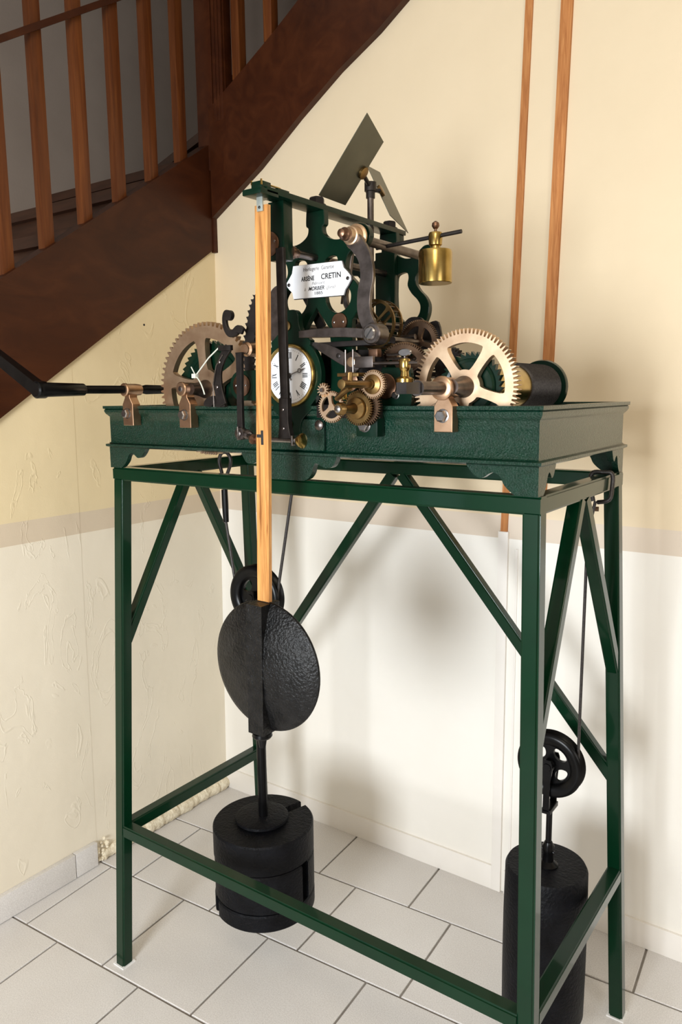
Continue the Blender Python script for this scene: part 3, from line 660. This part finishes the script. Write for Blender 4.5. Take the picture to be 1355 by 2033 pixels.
# --- going and striking trains
def great_wheel(cx, cz, r, n, a0, bh):
    t = empty('great_wheel', (cx, .03, cz), parent=ck)
    gear('toothed_rim', 'pale_bronze', t, cx, cz, r, .0085, n, .022, .036, 5, r * .30, r * .76, r * .145, a0)
    LATHE('hub', 'steel', t, (cx, .030, cz), (0, -1, 0), [(0, r * .03 + .015), (.012, r * .03 + .015), (.020, r * .03 + .012), (.030, .0135), (.045, .0115), (.052, .0115)], 32)
    return t
gl = great_wheel(.2777, 1.4241, .1368, 68, R(97), 0)
gr = great_wheel(.8693, 1.4205, .0940, 80, R(54), 0)
def barrel(cx, cz, rr_, rb, y1, nt_):
    t = empty('winding_barrel', (cx, .2, cz), parent=ck)
    gear('ratchet_wheel', 'green_plate', t, cx, cz, rr_, .007, nt_, .044, .054, ratchet=-1)
    LATHE('drum_flange', 'green_plate', t, (cx, .054, cz), (0, 1, 0), [(-.012, rr_ * .80), (-.014, rr_ * .78), (-.013, rr_ * .70), (0, rr_ * .70), (.006, rr_ * .70), (.007, rb)], 48)
    LATHE('drum', 'brass', t, (cx, .061, cz), (0, 1, 0), [(0, rb), ((y1 - .061) * .52, rb)], 48, 'bare brass part of the drum')
    bm = bmesh.new(); prof_ = []; L0 = (y1 - .061) * .52; nn_ = 22
    for i in range(nn_):
        a_ = L0 + (y1 - .061 - L0) * i / nn_; d_ = (y1 - .061 - L0) / nn_
        prof_ += [(a_, rb + .001), (a_ + d_ * .5, rb + .0045)]
    lathe(bm, (cx, .061, cz), (0, 1, 0), prof_ + [(y1 - .061, rb)], 48); obj('wound_cable', bm, 'cable', t, 'dark cable wound on the drum', 60)
    LATHE('drum_flange', 'green_plate', t, (cx, y1, cz), (0, 1, 0), [(0, rb), (.0, rb + .012), (.008, rb + .014), (.014, rb + .012), (.015, rb)], 48)
    TUBE('arbor', 'steel', t, [(cx, -.02, cz), (cx, y1 + .04, cz)], .009)
barrel(.2777, 1.4241, .100, .052, .37, 44); barrel(.8693, 1.4205, .058, .040, .362, 36)
def bracket(cx, cz, zp0, zt, r, y0=-.034):
    t = empty('bearing_bracket', (cx, -.02, 1.37), parent=ck)
    o1 = [(cx - .0165, zp0), (cx + .0165, zp0), (cx + .0165, zt - .018), (cx + .008, zt - .004), (cx + .008, cz - .006), (cx - .008, cz - .006), (cx - .008, zt - .004), (cx - .0165, zt - .018)]
    PLATE('bracket_plate', 'bronze', t, o1, [], y0 + .006, -.006, bev=.001)
    LATHE('bush', 'bronze', t, (cx, y0 + .030, cz), (0, -1, 0), [(-.012, r * .9), (0, r), (.024, r), (.026, r * 1.1), (.031, r * 1.1), (.033, r * .95), (.0332, r * .55)], 32)
    hexbolt('bolt', t, (cx + .0, y0 + .006, zp0 + .026), (0, -1, 0), .0098, .010, 'bright_steel')
    return t
bracket(.0875, 1.425, 1.3480, 1.412, .0130); b2 = bracket(.2645, 1.4245, 1.3460, 1.412, .0130); bracket(.8570, 1.4185, 1.3485, 1.408, .0175)
LATHE('arbor_end', 'steel', ck, (.2645, -.030, 1.4245), (0, -1, 0), [(0, .0075), (.006, .0075), (.009, .004)], 20)
# right winding arbor: round neck, square end
bm = bmesh.new(); lathe(bm, (.857, .0, 1.4185), (0, -1, 0), [(0, .0105), (.110, .0105), (.112, .012)], 24); obj('winding_arbor', bm, 'steel', ck)
bm = bmesh.new(); sweep(bm, [(.857, -.110, 1.4185), (.857, -.122, 1.4185), (.857, -.158, 1.4185)], [.75, 1, 1], sec=(.0170, .0170)); obj('arbor_square', bm, 'dark_steel', ck, 'square end of the winding arbor')

# wheels in the middle
gear('wheel', 'brown_gear', ck, .7319, 1.4446, .0560, .0045, 76, .055, .062, 4, .012, .040, .010, R(30))
gear('wheel', 'dark_steel', ck, .7319, 1.4446, .030, .0045, 30, .100, .112)
TUBE('arbor', 'steel', ck, [(.7319, .02, 1.4446), (.7319, .25, 1.4446)], .006)
gear('wheel', 'brown_gear', ck, .7091, 1.5050, .0420, .004, 66, .150, .156, 4, .010, .030, .008, R(75))
TUBE('arbor', 'steel', ck, [(.7091, .06, 1.505), (.7091, .27, 1.505)], .006)
gear('wheel', 'dark_steel', ck, .765, 1.4620, .034, .006, 30, .165, .180)
for yy in (.105, .132):
    PLATE('hoop_wheel', 'old_brass', ck, circle(.640, 1.5400, .0455, 56), windows(.640, 1.540, .008, .0405, 4, .004, R(40)), yy, yy + .004)
bm = bmesh.new()
for k in range(24):
    a = 2 * PI * k / 24; sweep(bm, [(.640 + .043 * math.cos(a), .107, 1.540 + .043 * math.sin(a)), (.640 + .043 * math.cos(a), .134, 1.540 + .043 * math.sin(a))], .0011, 6)
obj('hoop_pins', bm, 'steel', ck)
TUBE('arbor', 'steel', ck, [(.640, .042, 1.540), (.640, .27, 1.540)], .006)
# green cocks
PLATE('bearing_cock', 'green_plate', ck, stroke([(.738, 1.386), (.742, 1.42), (.744, 1.455)], [.07, .070, .055]), [], .012, .024, bev=.001)
LATHE('bushing', 'copper', ck, (.7245, .012, 1.4235), (0, -1, 0), [(0, .022), (.003, .022), (.004, .020)], 28)
hexbolt('bolt', ck, (.745, .012, 1.408), (0, -1, 0), .006, .006, 'bright_steel')
bm = bmesh.new(); box(bm, .690, .733, -.030, -.006, 1.338, 1.384, .001); obj('motion_work_bracket', bm, 'green_plate', ck)
hexbolt('bolt', ck, (.7085, -.030, 1.3575), (0, -1, 0), .0105, .009, 'bright_steel')
bm = bmesh.new(); box(bm, .600, .735, -.024, -.0145, 1.3690, 1.3925, .001); obj('rim_notch_shade', bm, 'dark_steel', ck)  # dark strip added over the rim, standing in for the shaded notch
# dark sheets added in place of the shade behind the dial and levers
PLATE('shade_sheet', 'dark_steel', ck, [(.560, 1.385), (.700, 1.385), (.700, 1.47), (.690, 1.488), (.600, 1.492), (.575, 1.50), (.560, 1.49)], [], .046, .052)
PLATE('shade_sheet', 'dark_steel', ck, [(.40, 1.385), (.52, 1.385), (.52, 1.47), (.47, 1.475), (.44, 1.44), (.40, 1.43)], [], .10, .106)
screw('bolt', ck, (.5975, -.010, 1.3555), (0, -1, 0), .0095, .008, 'steel')
# lever with disc
PLATE('detent_lever', 'steel', ck, stroke([(.572, 1.503), (.615, 1.488), (.650, 1.471), (.668, 1.466)], [.006, .020, .022, .016]), [], -.006, .0, bev=.0006)
screw('screw', ck, (.6370, -.006, 1.4780), (0, -1, 0), .0045, .002, 'dark_steel')
LATHE('disc', 'steel', ck, (.6680, -.004, 1.4660), (0, -1, 0), [(0, .0185), (.004, .0185), (.005, .017), (.0052, .002)], 32)
LATHE('disc_bush', 'pale_bronze', ck, (.6680, -.009, 1.4660), (0, -1, 0), [(0, .0085), (.003, .0085), (.004, .006)], 24)
for x in (.6690, .6845): TUBE('pin', 'steel', ck, [(x, -.030, 1.4430), (x, -.030, 1.4860)], .0017, 8)
# plate and rod carrying the small brass weight
bm = bmesh.new(); box(bm, .690, .727, -.034, -.026, 1.4545, 1.4735, .001); obj('rod_block', bm, 'steel', ck)
TUBE('weight_rod', 'steel', ck, [(.725, -.030, 1.4610), (.812, -.030, 1.4600)], .0030)
# copper blocks behind
bm = bmesh.new(); box(bm, .690, .708, .010, .024, 1.474, 1.488, .001); obj('stop_block', bm, 'copper', ck)
for z in (1.478, 1.471, 1.463): TUBE('pinion_leaf', 'steel', ck, [(.715, .03, z), (.757, .03, z)], .002, 8)
# front bronze gear cluster
mw = empty('motion_work', (.70, -.05, 1.40), parent=ck)
gear('gear', 'pale_bronze', mw, .7385, 1.4262, .0240, .0036, 38, -.052, -.046)
LATHE('gear_boss', 'old_brass', mw, (.7385, -.052, 1.4262), (0, -1, 0), [(0, .0165), (.003, .0160), (.006, .0085), (.010, .0075)], 28)
TUBE('sleeve', 'old_brass', mw, [(.7385, -.055, 1.4262), (.7385, -.140, 1.4262)], .0062, 16)
LATHE('sleeve_end', 'old_brass', mw, (.7385, -.138, 1.4262), (0, -1, 0), [(0, .0075), (.004, .0075), (.0045, .0045)], 20)
TUBE('yoke_arm', 'old_brass', mw, [(.7385, -.118, 1.428), (.7385, -.118, 1.441), (.722, -.100, 1.443)], .0048, 10)
TUBE('yoke_arm', 'old_brass', mw, [(.7385, -.118, 1.421), (.722, -.112, 1.414), (.700, -.100, 1.404)], .0050, 10)
gear('gear', 'old_brass', mw, .7085, 1.3870, .0295, .0042, 42, -.052, -.046)
gear('gear', 'brown_gear', mw, .7140, 1.3890, .0325, .0045, 44, -.040, -.034)
LATHE('gear_boss', 'old_brass', mw, (.7070, -.054, 1.3868), (0, -1, 0), [(0, .0185), (.004, .0180), (.010, .0095), (.020, .0075), (.040, .0070)], 28)
LATHE('collar', 'old_brass', mw, (.7070, -.094, 1.3868), (0, -1, 0), [(0, .009), (.004, .011), (.007, .009), (.009, .011), (.013, .008)], 20)
screw('screw', mw, (.7070, -.107, 1.3868), (0, -1, 0), .006, .004, 'bright_steel')
gear('gear', 'pale_bronze', mw, .6700, 1.3895, .0270, .0034, 40, -.076, -.071, 3, .006, .0195, .006, R(100))
gear('gear', 'pale_bronze', mw, .6560, 1.4180, .0120, .0045, 13, -.080, -.073)
LATHE('gear_boss', 'steel', mw, (.6560, -.080, 1.4180), (0, -1, 0), [(0, .004), (.005, .0035)], 12)
bm = bmesh.new(); box(bm, .699, .706, -.088, -.080, 1.402, 1.422, .001); obj('click_finger', bm, 'brass', mw)
bm = bmesh.new(); box(bm, .672, .715, -.060, -.020, 1.440, 1.446, .001); obj('yoke_plate', bm, 'old_brass', mw)
LATHE('yoke_ring', 'copper', mw, (.6785, -.030, 1.432), (0, -1, 0), [(0, .017), (.003, .017), (.004, .014)], 28)

# left group: rack, curled lever, rod, cocks
rk = [(.452, 1.598), (.4455, 1.575), (.4375, 1.545), (.4310, 1.515), (.4270, 1.485), (.4275, 1.455)]
base_ = stroke(rk, [.006, .018, .022, .023, .022, .018], 8); nb = len(base_) // 2; pr_ = []
for i, p in enumerate(base_):
    if i < nb and i % 3 == 1: pr_.append((p[0] + .0045, p[1] + .002))
    elif i >= nb and i % 3 == 1: pr_.append((p[0] - .0050, p[1] + .003))
    else: pr_.append(p)
PLATE('toothed_rack', 'dark_steel', ck, pr_, [], -.010, -.004)
PLATE('curled_lever', 'dark_steel', ck, stroke([(.3975, 1.5625), (.3900, 1.5655), (.3845, 1.5560), (.3865, 1.5400), (.3960, 1.5280), (.408, 1.5285), (.420, 1.535), (.430, 1.530)], [.010, .014, .010, .010, .012, .014, .015, .012]), [], -.030, -.022, bev=.0008)
LATHE('curl_boss', 'dark_steel', ck, (.3955, -.0215, 1.5620), (0, -1, 0), [(0, .0098), (.0092, .0098)], 20)
PLATE('connecting_rod', 'dark_steel', ck, stroke([(.4395, 1.490), (.4395, 1.475), (.438, 1.40), (.4375, 1.342)], [.016, .014, .0125, .014], 4), [], -.052, -.044, bev=.0008)
LATHE('rod_eye', 'steel', ck, (.4375, -.044, 1.3390), (0, -1, 0), [(0, .0125), (.008, .0125), (.010, .011), (.0102, .006), (.013, .006), (.014, .004)], 24)
TUBE('cotter_pin', 'bright_steel', ck, [(.4375, -.058, 1.3265), (.4375, -.058, 1.3520)], .0012, 6)
TUBE('linkage_rod', 'steel', ck, [(.4420, -.040, 1.338), (.4900, -.077, 1.333)], [.0055, .0045])
LATHE('linkage_coil', 'steel', ck, (.4460, -.0415, 1.337), (.80, -.60, 0), [(0, .010), (.004, .007), (.008, .009), (.012, .006), (.016, .009), (.020, .006), (.024, .0085), (.028, .005)], 16)
PLATE('bearing_cock', 'green_plate', ck, stroke([(.413, 1.429), (.44, 1.429), (.48, 1.429)], [.056, .058, .058], 4) , [], -.016, -.006, bev=.001)
LATHE('cock_end', 'green_plate', ck, (.4125, -.005, 1.429), (0, -1, 0), [(0, .029), (.0115, .029)], 36)
LATHE('bushing', 'copper', ck, (.4145, -.016, 1.4295), (0, -1, 0), [(0, .0215), (.003, .0215), (.004, .020)], 28)
for dx in (-.0125, .0125): screw('screw', ck, (.4145 + dx, -.020, 1.4295), (0, -1, 0), .0024, .002, 'bright_steel')
PLATE('locking_lever', 'dark_steel', ck, stroke([(.392, 1.502), (.375, 1.482), (.3635, 1.455), (.3620, 1.425), (.373, 1.392)], [.018, .016, .016, .022, .020]), [], -.030, -.024, bev=.0008)
PLATE('lever_saddle', 'dark_steel', ck, catmull([(.318, 1.392), (.325, 1.404), (.342, 1.410), (.366, 1.408), (.374, 1.396), (.374, 1.3885), (.352, 1.3885), (.345, 1.394), (.336, 1.3885)], 4), [], -.026, -.018)
for x, z in ((.3695, 1.4750), (.3610, 1.4270)): screw('screw', ck, (x, -.030, z), (0, -1, 0), .0038, .003, 'steel')
bm = bmesh.new(); box(bm, .372, .405, -.036, -.028, 1.496, 1.506, .001); obj('lever_bar', bm, 'dark_steel', ck)
TUBE('link_wire', 'bright_steel', ck, [(.352, -.032, 1.388), (.3515, -.032, 1.43), (.362, -.032, 1.468), (.381, -.032, 1.489)], .0011, 6)
LATHE('pivot', 'bronze', ck, (.4450, -.004, 1.4960), (0, -1, 0), [(0, .014), (.030, .0135), (.033, .0095), (.036, .009), (.0362, .004)], 24)
PLATE('snail_cam', 'steel', ck, catmull([(.475, 1.60), (.495, 1.612), (.5045, 1.598), (.502, 1.578), (.497, 1.568), (.507, 1.552), (.510, 1.53), (.503, 1.510), (.49, 1.50), (.47, 1.52), (.462, 1.56)], 4), [], .002, .008, bev=.0006)
PLATE('strike_arm', 'dark_steel', ck, stroke([(.508, 1.612), (.5265, 1.585), (.556, 1.535)], [.016, .0165, .018], 3), [], .052, .060, bev=.0006)
TUBE('strike_rod', 'steel', ck, [(.50, .14, 1.505), (.71, .14, 1.515)], .0055)
bm = bmesh.new(); lathe(bm, (.575, .10, 1.58), (.2, 0, 1), [(0, .006), (.05, .008), (.10, .006)], 12); obj('hammer_link', bm, 'steel', ck)
bm = bmesh.new(); sweep(bm, catmull([(.600, .07, 1.60), (.603, .07, 1.575), (.618, .07, 1.558), (.640, .07, 1.556)], 5, False), [.006] * 16, 10); obj('hooked_arm', bm, 'steel', ck)
PLATE('rear_cam', 'dark_steel', ck, catmull([(.645, 1.535), (.660, 1.556), (.685, 1.556), (.700, 1.545), (.725, 1.545), (.725, 1.50), (.65, 1.50)], 4), [], .20, .206)

# ================================================================== THINGS ON THE CLOCK
bw = empty('brass_weight', (.772, .10, 1.60), 'large polished brass cylinder weight hanging from the upper lever rod', 'weight')
LATHE('weight_body', 'brass', bw, (.772, .10, 1.6010), (0, 0, 1), [(0, .0285), (.001, .0295), (.052, .0295), (.056, .028), (.057, .012)], 40)
LATHE('weight_neck', 'brass', bw, (.772, .10, 1.656), (0, 0, 1), [(0, .010), (.008, .0085), (.010, .0115), (.027, .0125), (.031, .011), (.033, .004)], 28)
LATHE('thumb_screw', 'copper', bw, (.772, .10, 1.689), (0, 0, 1), [(0, .0025), (.004, .0025), (.0045, .004), (.009, .0068), (.014, .006), (.017, .002)], 20)
TUBE('balance_rod', 'dark_steel', ck, [(.6500, .10, 1.6745), (.822, .10, 1.6830)], .0036, 12, label='thin rod of the upper balance lever')
sw = empty('small_brass_weight', (.7870, -.030, 1.43), 'small turned brass weight with white thumb screw beside the winding square', 'weight')
LATHE('weight_body', 'brass', sw, (.7870, -.030, 1.4245), (0, 0, 1), [(0, .0145), (.010, .0145), (.012, .0125), (.014, .0075), (.022, .0065), (.025, .0085), (.030, .0095), (.038, .0095), (.042, .0085), (.044, .003)], 28)
bm = bmesh.new(); lathe(bm, (.7870, -.030, 1.468), (0, 0, 1), [(0, .002), (.003, .002)], 12); obj('screw_stem', bm, 'steel', sw)
bm = bmesh.new(); lathe(bm, (.7870, -.0285, 1.4770), (0, -1, 0), [(0, .0075), (.0015, .009), (.003, .0075)], 28)
for v in bm.verts: v.co.x = .7870 + (v.co.x - .7870) * 1.45; v.co.z = 1.477 + (v.co.z - 1.477) * .72
obj('thumb_screw', bm, 'bright_steel', sw, 'pale oval thumb screw head')
# cable tie round the left barrel arbor
ct_ = empty('cable_tie', (.29, -.03, 1.45), 'thin white plastic cable tie knotted across the left gear', 'cable tie')
TUBE('strap', 'white_plastic', ct_, [(.2985, -.026, 1.4505), (.345, -.034, 1.484), (.372, -.034, 1.5015)], .0014, 8)
TUBE('strap', 'white_plastic', ct_, catmull([(.2985, -.026, 1.4505), (.312, -.030, 1.441), (.322, -.032, 1.428), (.328, -.032, 1.413)], 4, False), .0014, 8)
TUBE('strap', 'white_plastic', ct_, [(.2985, -.026, 1.4505), (.287, -.026, 1.468)], .0012, 8)
bm = bmesh.new(); box(bm, .2925, .3035, -.032, -.022, 1.4455, 1.4545, .001); obj('lock', bm, 'white_plastic', ct_)
# winding crank pushed on the left arbor
wc = empty('winding_crank', (.0875, -.10, 1.425), 'long black iron winding crank passing through the leftmost bronze bracket', 'crank')
cx_ = .0875
LATHE('shaft', 'black_gloss', wc, (cx_, .075, 1.4255), (0, -1, 0), [(0, .0095), (.05, .0105), (.06, .0085), (.155, .0085), (.212, .0085)], 20)
LATHE('socket', 'black_gloss', wc, (cx_, -.135, 1.4255), (0, -1, 0), [(0, .009), (.004, .0125), (.10, .0145), (.104, .013)], 24)
LATHE('elbow', 'black_gloss', wc, (cx_ - .004, -.222, 1.4255), (0, -1, 0), [(0, .015), (.004, .017), (.022, .017), (.025, .014)], 24)
bm = bmesh.new(); sweep(bm, [(cx_ - .004, -.236, 1.4255), (-.090, -.236, 1.5130), (-.17, -.236, 1.562)], [1.15, 1, .9], sec=(.018, .022)); obj('crank_arm', bm, 'black_gloss', wc)
TUBE('handle', 'black_gloss', wc, [(-.165, -.236, 1.559), (-.165, -.36, 1.559)], .013, 16)

# pendulum
pd = empty('pendulum', (.567, -.12, 1.725), 'long pendulum with light oak rod and black round iron bob', 'pendulum')
PT, PB = Vector((.5655, -.118, 1.7215)), Vector((.5470, -.118, 1.0430))
bm = bmesh.new(); sweep(bm, [PB + (PT - PB) * t for t in (0, .3)] + [PB + (PT - PB) * t for t in (.6, 1)], 1, sec=(.0275, .008))
o = obj('wooden_rod', bm, 'oak', pd)
bm = bmesh.new(); box(bm, .5590, .5715, -.126, -.1225, 1.7110, 1.745, .0008); obj('suspension_tab', bm, 'frosted_tab', pd)
screw('pin', pd, (.5655, -.126, 1.7170), (0, -1, 0), .0022, .002, 'dark_steel')
bm = bmesh.new(); box(bm, .5520, .5575, -.1224, -.1215, 1.3250, 1.3500); box(bm, .5425, .5520, -.1224, -.1215, 1.3375, 1.3430); obj('slot', bm, 'ink', pd, 'dark T-shaped slot cut in the wooden rod')
BC = Vector((.5488, -.120, .9216)); RB = .1225
bm = bmesh.new(); lathe(bm, BC + Vector((0, .027, 0)), (0, -1, 0), [(0, .028), (.004, .060), (.018, RB - .012), (.0245, RB - .001), (.027, RB), (.0295, RB - .001), (.036, RB - .012), (.050, .060), (.0545, .020), (.055, .001)], 72)
obj('bob', bm, 'black_iron', pd, smooth=25)
bm = bmesh.new(); sweep(bm, [BC + Vector((-.001, -.004, RB - .002)), BC + Vector((-.0045, -.004, -.1235))], 1, sec=(.036, .050)); obj('bob_sleeve', bm, 'black_iron', pd)
LATHE('rating_nut', 'black_gloss', pd, BC + Vector((-.004, -.012, -.124)), (0, 0, -1), [(0, .011), (.001, .018), (.007, .019), (.011, .016), (.012, .009), (.03, .006)], 24)

# cables
def rope(name, pts, r, label, grp=None):
    bm = bmesh.new(); sweep(bm, pts, r, 8); o = obj(name, bm, 'cable', None, None, 60); tag(o, label, 'cable', grp); return o
PLC = Vector((.262, .18, .944)); PRC = Vector((.921, .35, .640))
lc = empty('left_cable', (.262, .18, 1.1), 'thin dark cable looping under the pulley behind the bob, black tape near its hook', 'cable')
arcL = [PLC + Vector((.064 * math.cos(t), 0, .064 * math.sin(t))) for t in [R(v) for v in range(180, 361, 15)]]
LH = Vector((.168, .18, 1.205))
bm = bmesh.new(); sweep(bm, [LH + Vector((0, 0, .0)), Vector((.170, .18, 1.11))] + arcL[1:-1] + [PLC + Vector((.0645, 0, .02)), Vector((.372, .18, 1.187)), Vector((.405, .18, 1.32))], .0035, 8); obj('cable_run', bm, 'cable', lc, smooth=60)
bm = bmesh.new(); hk = [LH, LH + Vector((-.008, 0, .03)), LH + Vector((-.014, 0, .052)), LH + Vector((-.006, 0, .070)), LH + Vector((.010, 0, .073)), LH + Vector((.022, 0, .062)), LH + Vector((.022, 0, .046)), LH + Vector((.010, 0, .020)), LH]
sweep(bm, catmull([tuple(p) for p in hk], 4, False), .0042, 8); obj('cable_eye', bm, 'cable', lc, smooth=60)
bm = bmesh.new(); sweep(bm, [Vector((.1683, .18, 1.19)), Vector((.1690, .18, 1.155)), Vector((.170, .18, 1.112))], [.0075, .0078, .0068], 10); obj('tape', bm, 'black_gloss', lc, 'black tape wrapped on the cable')
rc_ = empty('right_cable', (.92, .35, 1.0), 'thin dark cable looping under the right-hand pulley, hooked on the stand', 'cable')
arcR = [PRC + Vector((.056 * math.cos(t), 0, .056 * math.sin(t))) for t in [R(v) for v in range(180, 361, 15)]]
bm = bmesh.new(); sweep(bm, [Vector((.866, .35, 1.32))] + arcR + [Vector((.9785, .35, 1.09)), Vector((.983, .352, 1.16)), Vector((.990, .354, 1.200))], .0032, 8); obj('cable_run', bm, 'cable', rc_, smooth=60)
bm = bmesh.new(); hk = [(.994, .355, 1.198), (1.0170, .352, 1.205), (1.0185, .362, 1.228), (1.0165, .366, 1.2535), (1.0, .364, 1.2560), (.980, .360, 1.2540), (.9785, .357, 1.230), (.986, .354, 1.200)]
sweep(bm, catmull(hk, 4, False), .0042, 8); obj('cable_eye', bm, 'cable', rc_, smooth=60)
bm = bmesh.new(); lathe(bm, (.972, .362, 1.183), (1, .3, 0), [(0, .005), (.022, .005)], 6); obj('cable_clamp', bm, 'rusty', rc_)

# pulleys
def pulley(name, c, r, label, group=None):
    t = empty(name, c, label, 'pulley', group)
    prof = [(-.016, r * .30), (-.016, r * .86), (-.015, r * .97), (-.011, r), (-.006, r * .97), (0, r * .84), (.006, r * .97), (.011, r), (.015, r * .97), (.016, r * .86), (.016, r * .30)]
    # rim as a closed ring
    bm = bmesh.new(); n = 56; rings = []
    ringp = [(-.010, r * .62), (-.014, r * .66), (-.017, r * .84), (-.016, r * .95), (-.011, r), (-.006, r * .96), (0, r * .84), (.006, r * .96), (.011, r), (.016, r * .95), (.017, r * .84), (.014, r * .66), (.010, r * .62)]
    for yy, rr_ in ringp: rings.append([bm.verts.new((c[0] + rr_ * math.cos(2 * PI * k / n), c[1] + yy, c[2] + rr_ * math.sin(2 * PI * k / n))) for k in range(n)])
    for i in range(len(rings)):
        a, b = rings[i], rings[(i + 1) % len(rings)]
        for k in range(n): bm.faces.new((a[k], a[(k + 1) % n], b[(k + 1) % n], b[k]))
    obj('rim', bm, 'black_gloss', t, smooth=60)
    H = []
    for k in range(4):
        a = R(50 + 90 * k); H.append(rounded([(c[0] + rr_ * math.cos(a + d), c[2] + rr_ * math.sin(a + d)) for rr_, d in ((r * .30, -.45), (r * .57, -.50), (r * .59, 0), (r * .57, .50), (r * .30, .45))], .25, 2))
    PLATE('web', 'black_gloss', t, circle(c[0], c[2], r * .64, 48), H, c[1] - .004, c[1] + .004)
    LATHE('axle', 'black_gloss', t, (c[0], c[1] + .026, c[2]), (0, -1, 0), [(0, .008), (.010, .012), (.042, .012), (.052, .008)], 20)
    for yy in (-.024, .020): PLATE('strap', 'black_gloss', t, stroke([(c[0], c[2] + .016), (c[0], c[2]), (c[0], c[2] - r * .6), (c[0], c[2] - r - .028)], [.014, .022, .014, .014], 4), [], c[1] + yy, c[1] + yy + .004)
    bm = bmesh.new(); box(bm, c[0] - .010, c[0] + .010, c[1] - .024, c[1] + .024, c[2] - r - .034, c[2] - r - .024, .001); obj('yoke', bm, 'black_gloss', t)
    return t
pulley('pulley', tuple(PLC), .0745, 'black cast-iron pulley behind the pendulum bob')
pulley('pulley', tuple(PRC), .0700, 'black cast-iron pulley beside the front right leg')

# left weight: rod with slotted discs
WX, WY = .262, .18
hg = empty('weight_hanger', (WX, WY, .3), 'black iron rod with round cap hanging below the left pulley', 'weight hanger')
TUBE('rod', 'black_gloss', hg, [(WX, WY, .370), (WX, WY, PLC.z - .0745 - .036)], .0115, 20)
LATHE('cap', 'black_weight', hg, (WX - .004, WY, .3765), (0, 0, 1), [(0, .060), (.005, .066), (.010, .065), (.012, .060), (.0122, .012)], 40)
LATHE('collar', 'black_gloss', hg, (WX, WY, PLC.z - .0745 - .054), (0, 0, 1), [(0, .012), (.002, .014), (.016, .014), (.018, .010)], 20)
TUBE('lower_rod', 'black_gloss', hg, [(WX, WY, .139), (WX, WY, .376)], .0095, 16)
def slotted(name, z0, z1, r, ang, label, slot=.012, dx=0, dy=0):
    n = 60; c = Vector((WX + dx, WY + dy)); a = R(ang); u = Vector((math.cos(a), math.sin(a))); v = Vector((-u.y, u.x)); P_ = []
    d = math.asin(slot / r)
    for k in range(n + 1):
        t = a + d + (2 * PI - 2 * d) * k / n; P_.append((c.x + r * math.cos(t), c.y + r * math.sin(t)))
    inner = [c - v * slot, c - u * slot * .2 - v * slot * .9, c - u * slot - v * 0, c - u * slot * .2 + v * slot * .9, c + v * slot]
    P_ = P_ + [tuple(p) for p in inner]
    bm = bmesh.new()
    rings = []
    for z, f in ((z0, .97), (z0 + .004, 1), (z1 - .004, 1), (z1, .975)):
        rings.append([bm.verts.new((c.x + (p[0] - c.x) * (f if i <= n else 1), c.y + (p[1] - c.y) * (f if i <= n else 1), z)) for i, p in enumerate(P_)])
    for A_, B_ in zip(rings, rings[1:]):
        for k in range(len(A_)): bm.faces.new((A_[k], A_[(k + 1) % len(A_)], B_[(k + 1) % len(A_)], B_[k]))
    bm.faces.new(rings[0][::-1]); bm.faces.new(rings[-1])
    o = obj(name, bm, 'black_weight', None, None, 35); tag(o, label, 'weight', 'slotted weights on the left hanger'); return o
slotted('slotted_weight', .300, .3760, .1235, 74, 'top black slotted iron disc of the left stack, slot open at back')
slotted('slotted_weight', .202, .2990, .1225, 4, 'middle black slotted iron disc of the left stack, slot facing right', dx=.001)
slotted('slotted_weight', .158, .2010, .1235, -120, 'bottom thin black slotted iron disc of the left stack')
LATHE('bottom_plate', 'black_gloss', hg, (WX, WY, .139), (0, 0, 1), [(0, .05), (.004, .055), (.018, .055)], 32)
# right weight
rw = empty('cylinder_weight', (.9175, .352, .25), 'tall black cast-iron cylinder weight behind the front right leg', 'weight')
bm = bmesh.new(); RW = .0885
lathe(bm, (.9175, .352, .048), (0, 0, 1), [(0, .070), (.006, RW - .006), (.02, RW - .001), (.12, RW), (.24, RW), (.352, RW - .002), (.360, RW - .006), (.3605, .02)], 56)
obj('weight_body', bm, 'black_weight', rw, smooth=50)
TUBE('hanging_rod', 'black_gloss', rw, [(.921, .350, .405), (.921, .350, PRC.z - .07 - .034)], .0065, 12)
LATHE('eye_boss', 'black_gloss', rw, (.921, .350, .407), (0, 0, 1), [(0, .022), (.004, .022), (.012, .012), (.03, .010), (.045, .013), (.055, .008)], 20)
TUBE('cross_pin', 'black_gloss', rw, [(.885, .350, .445), (.935, .350, .440)], .003, 8)
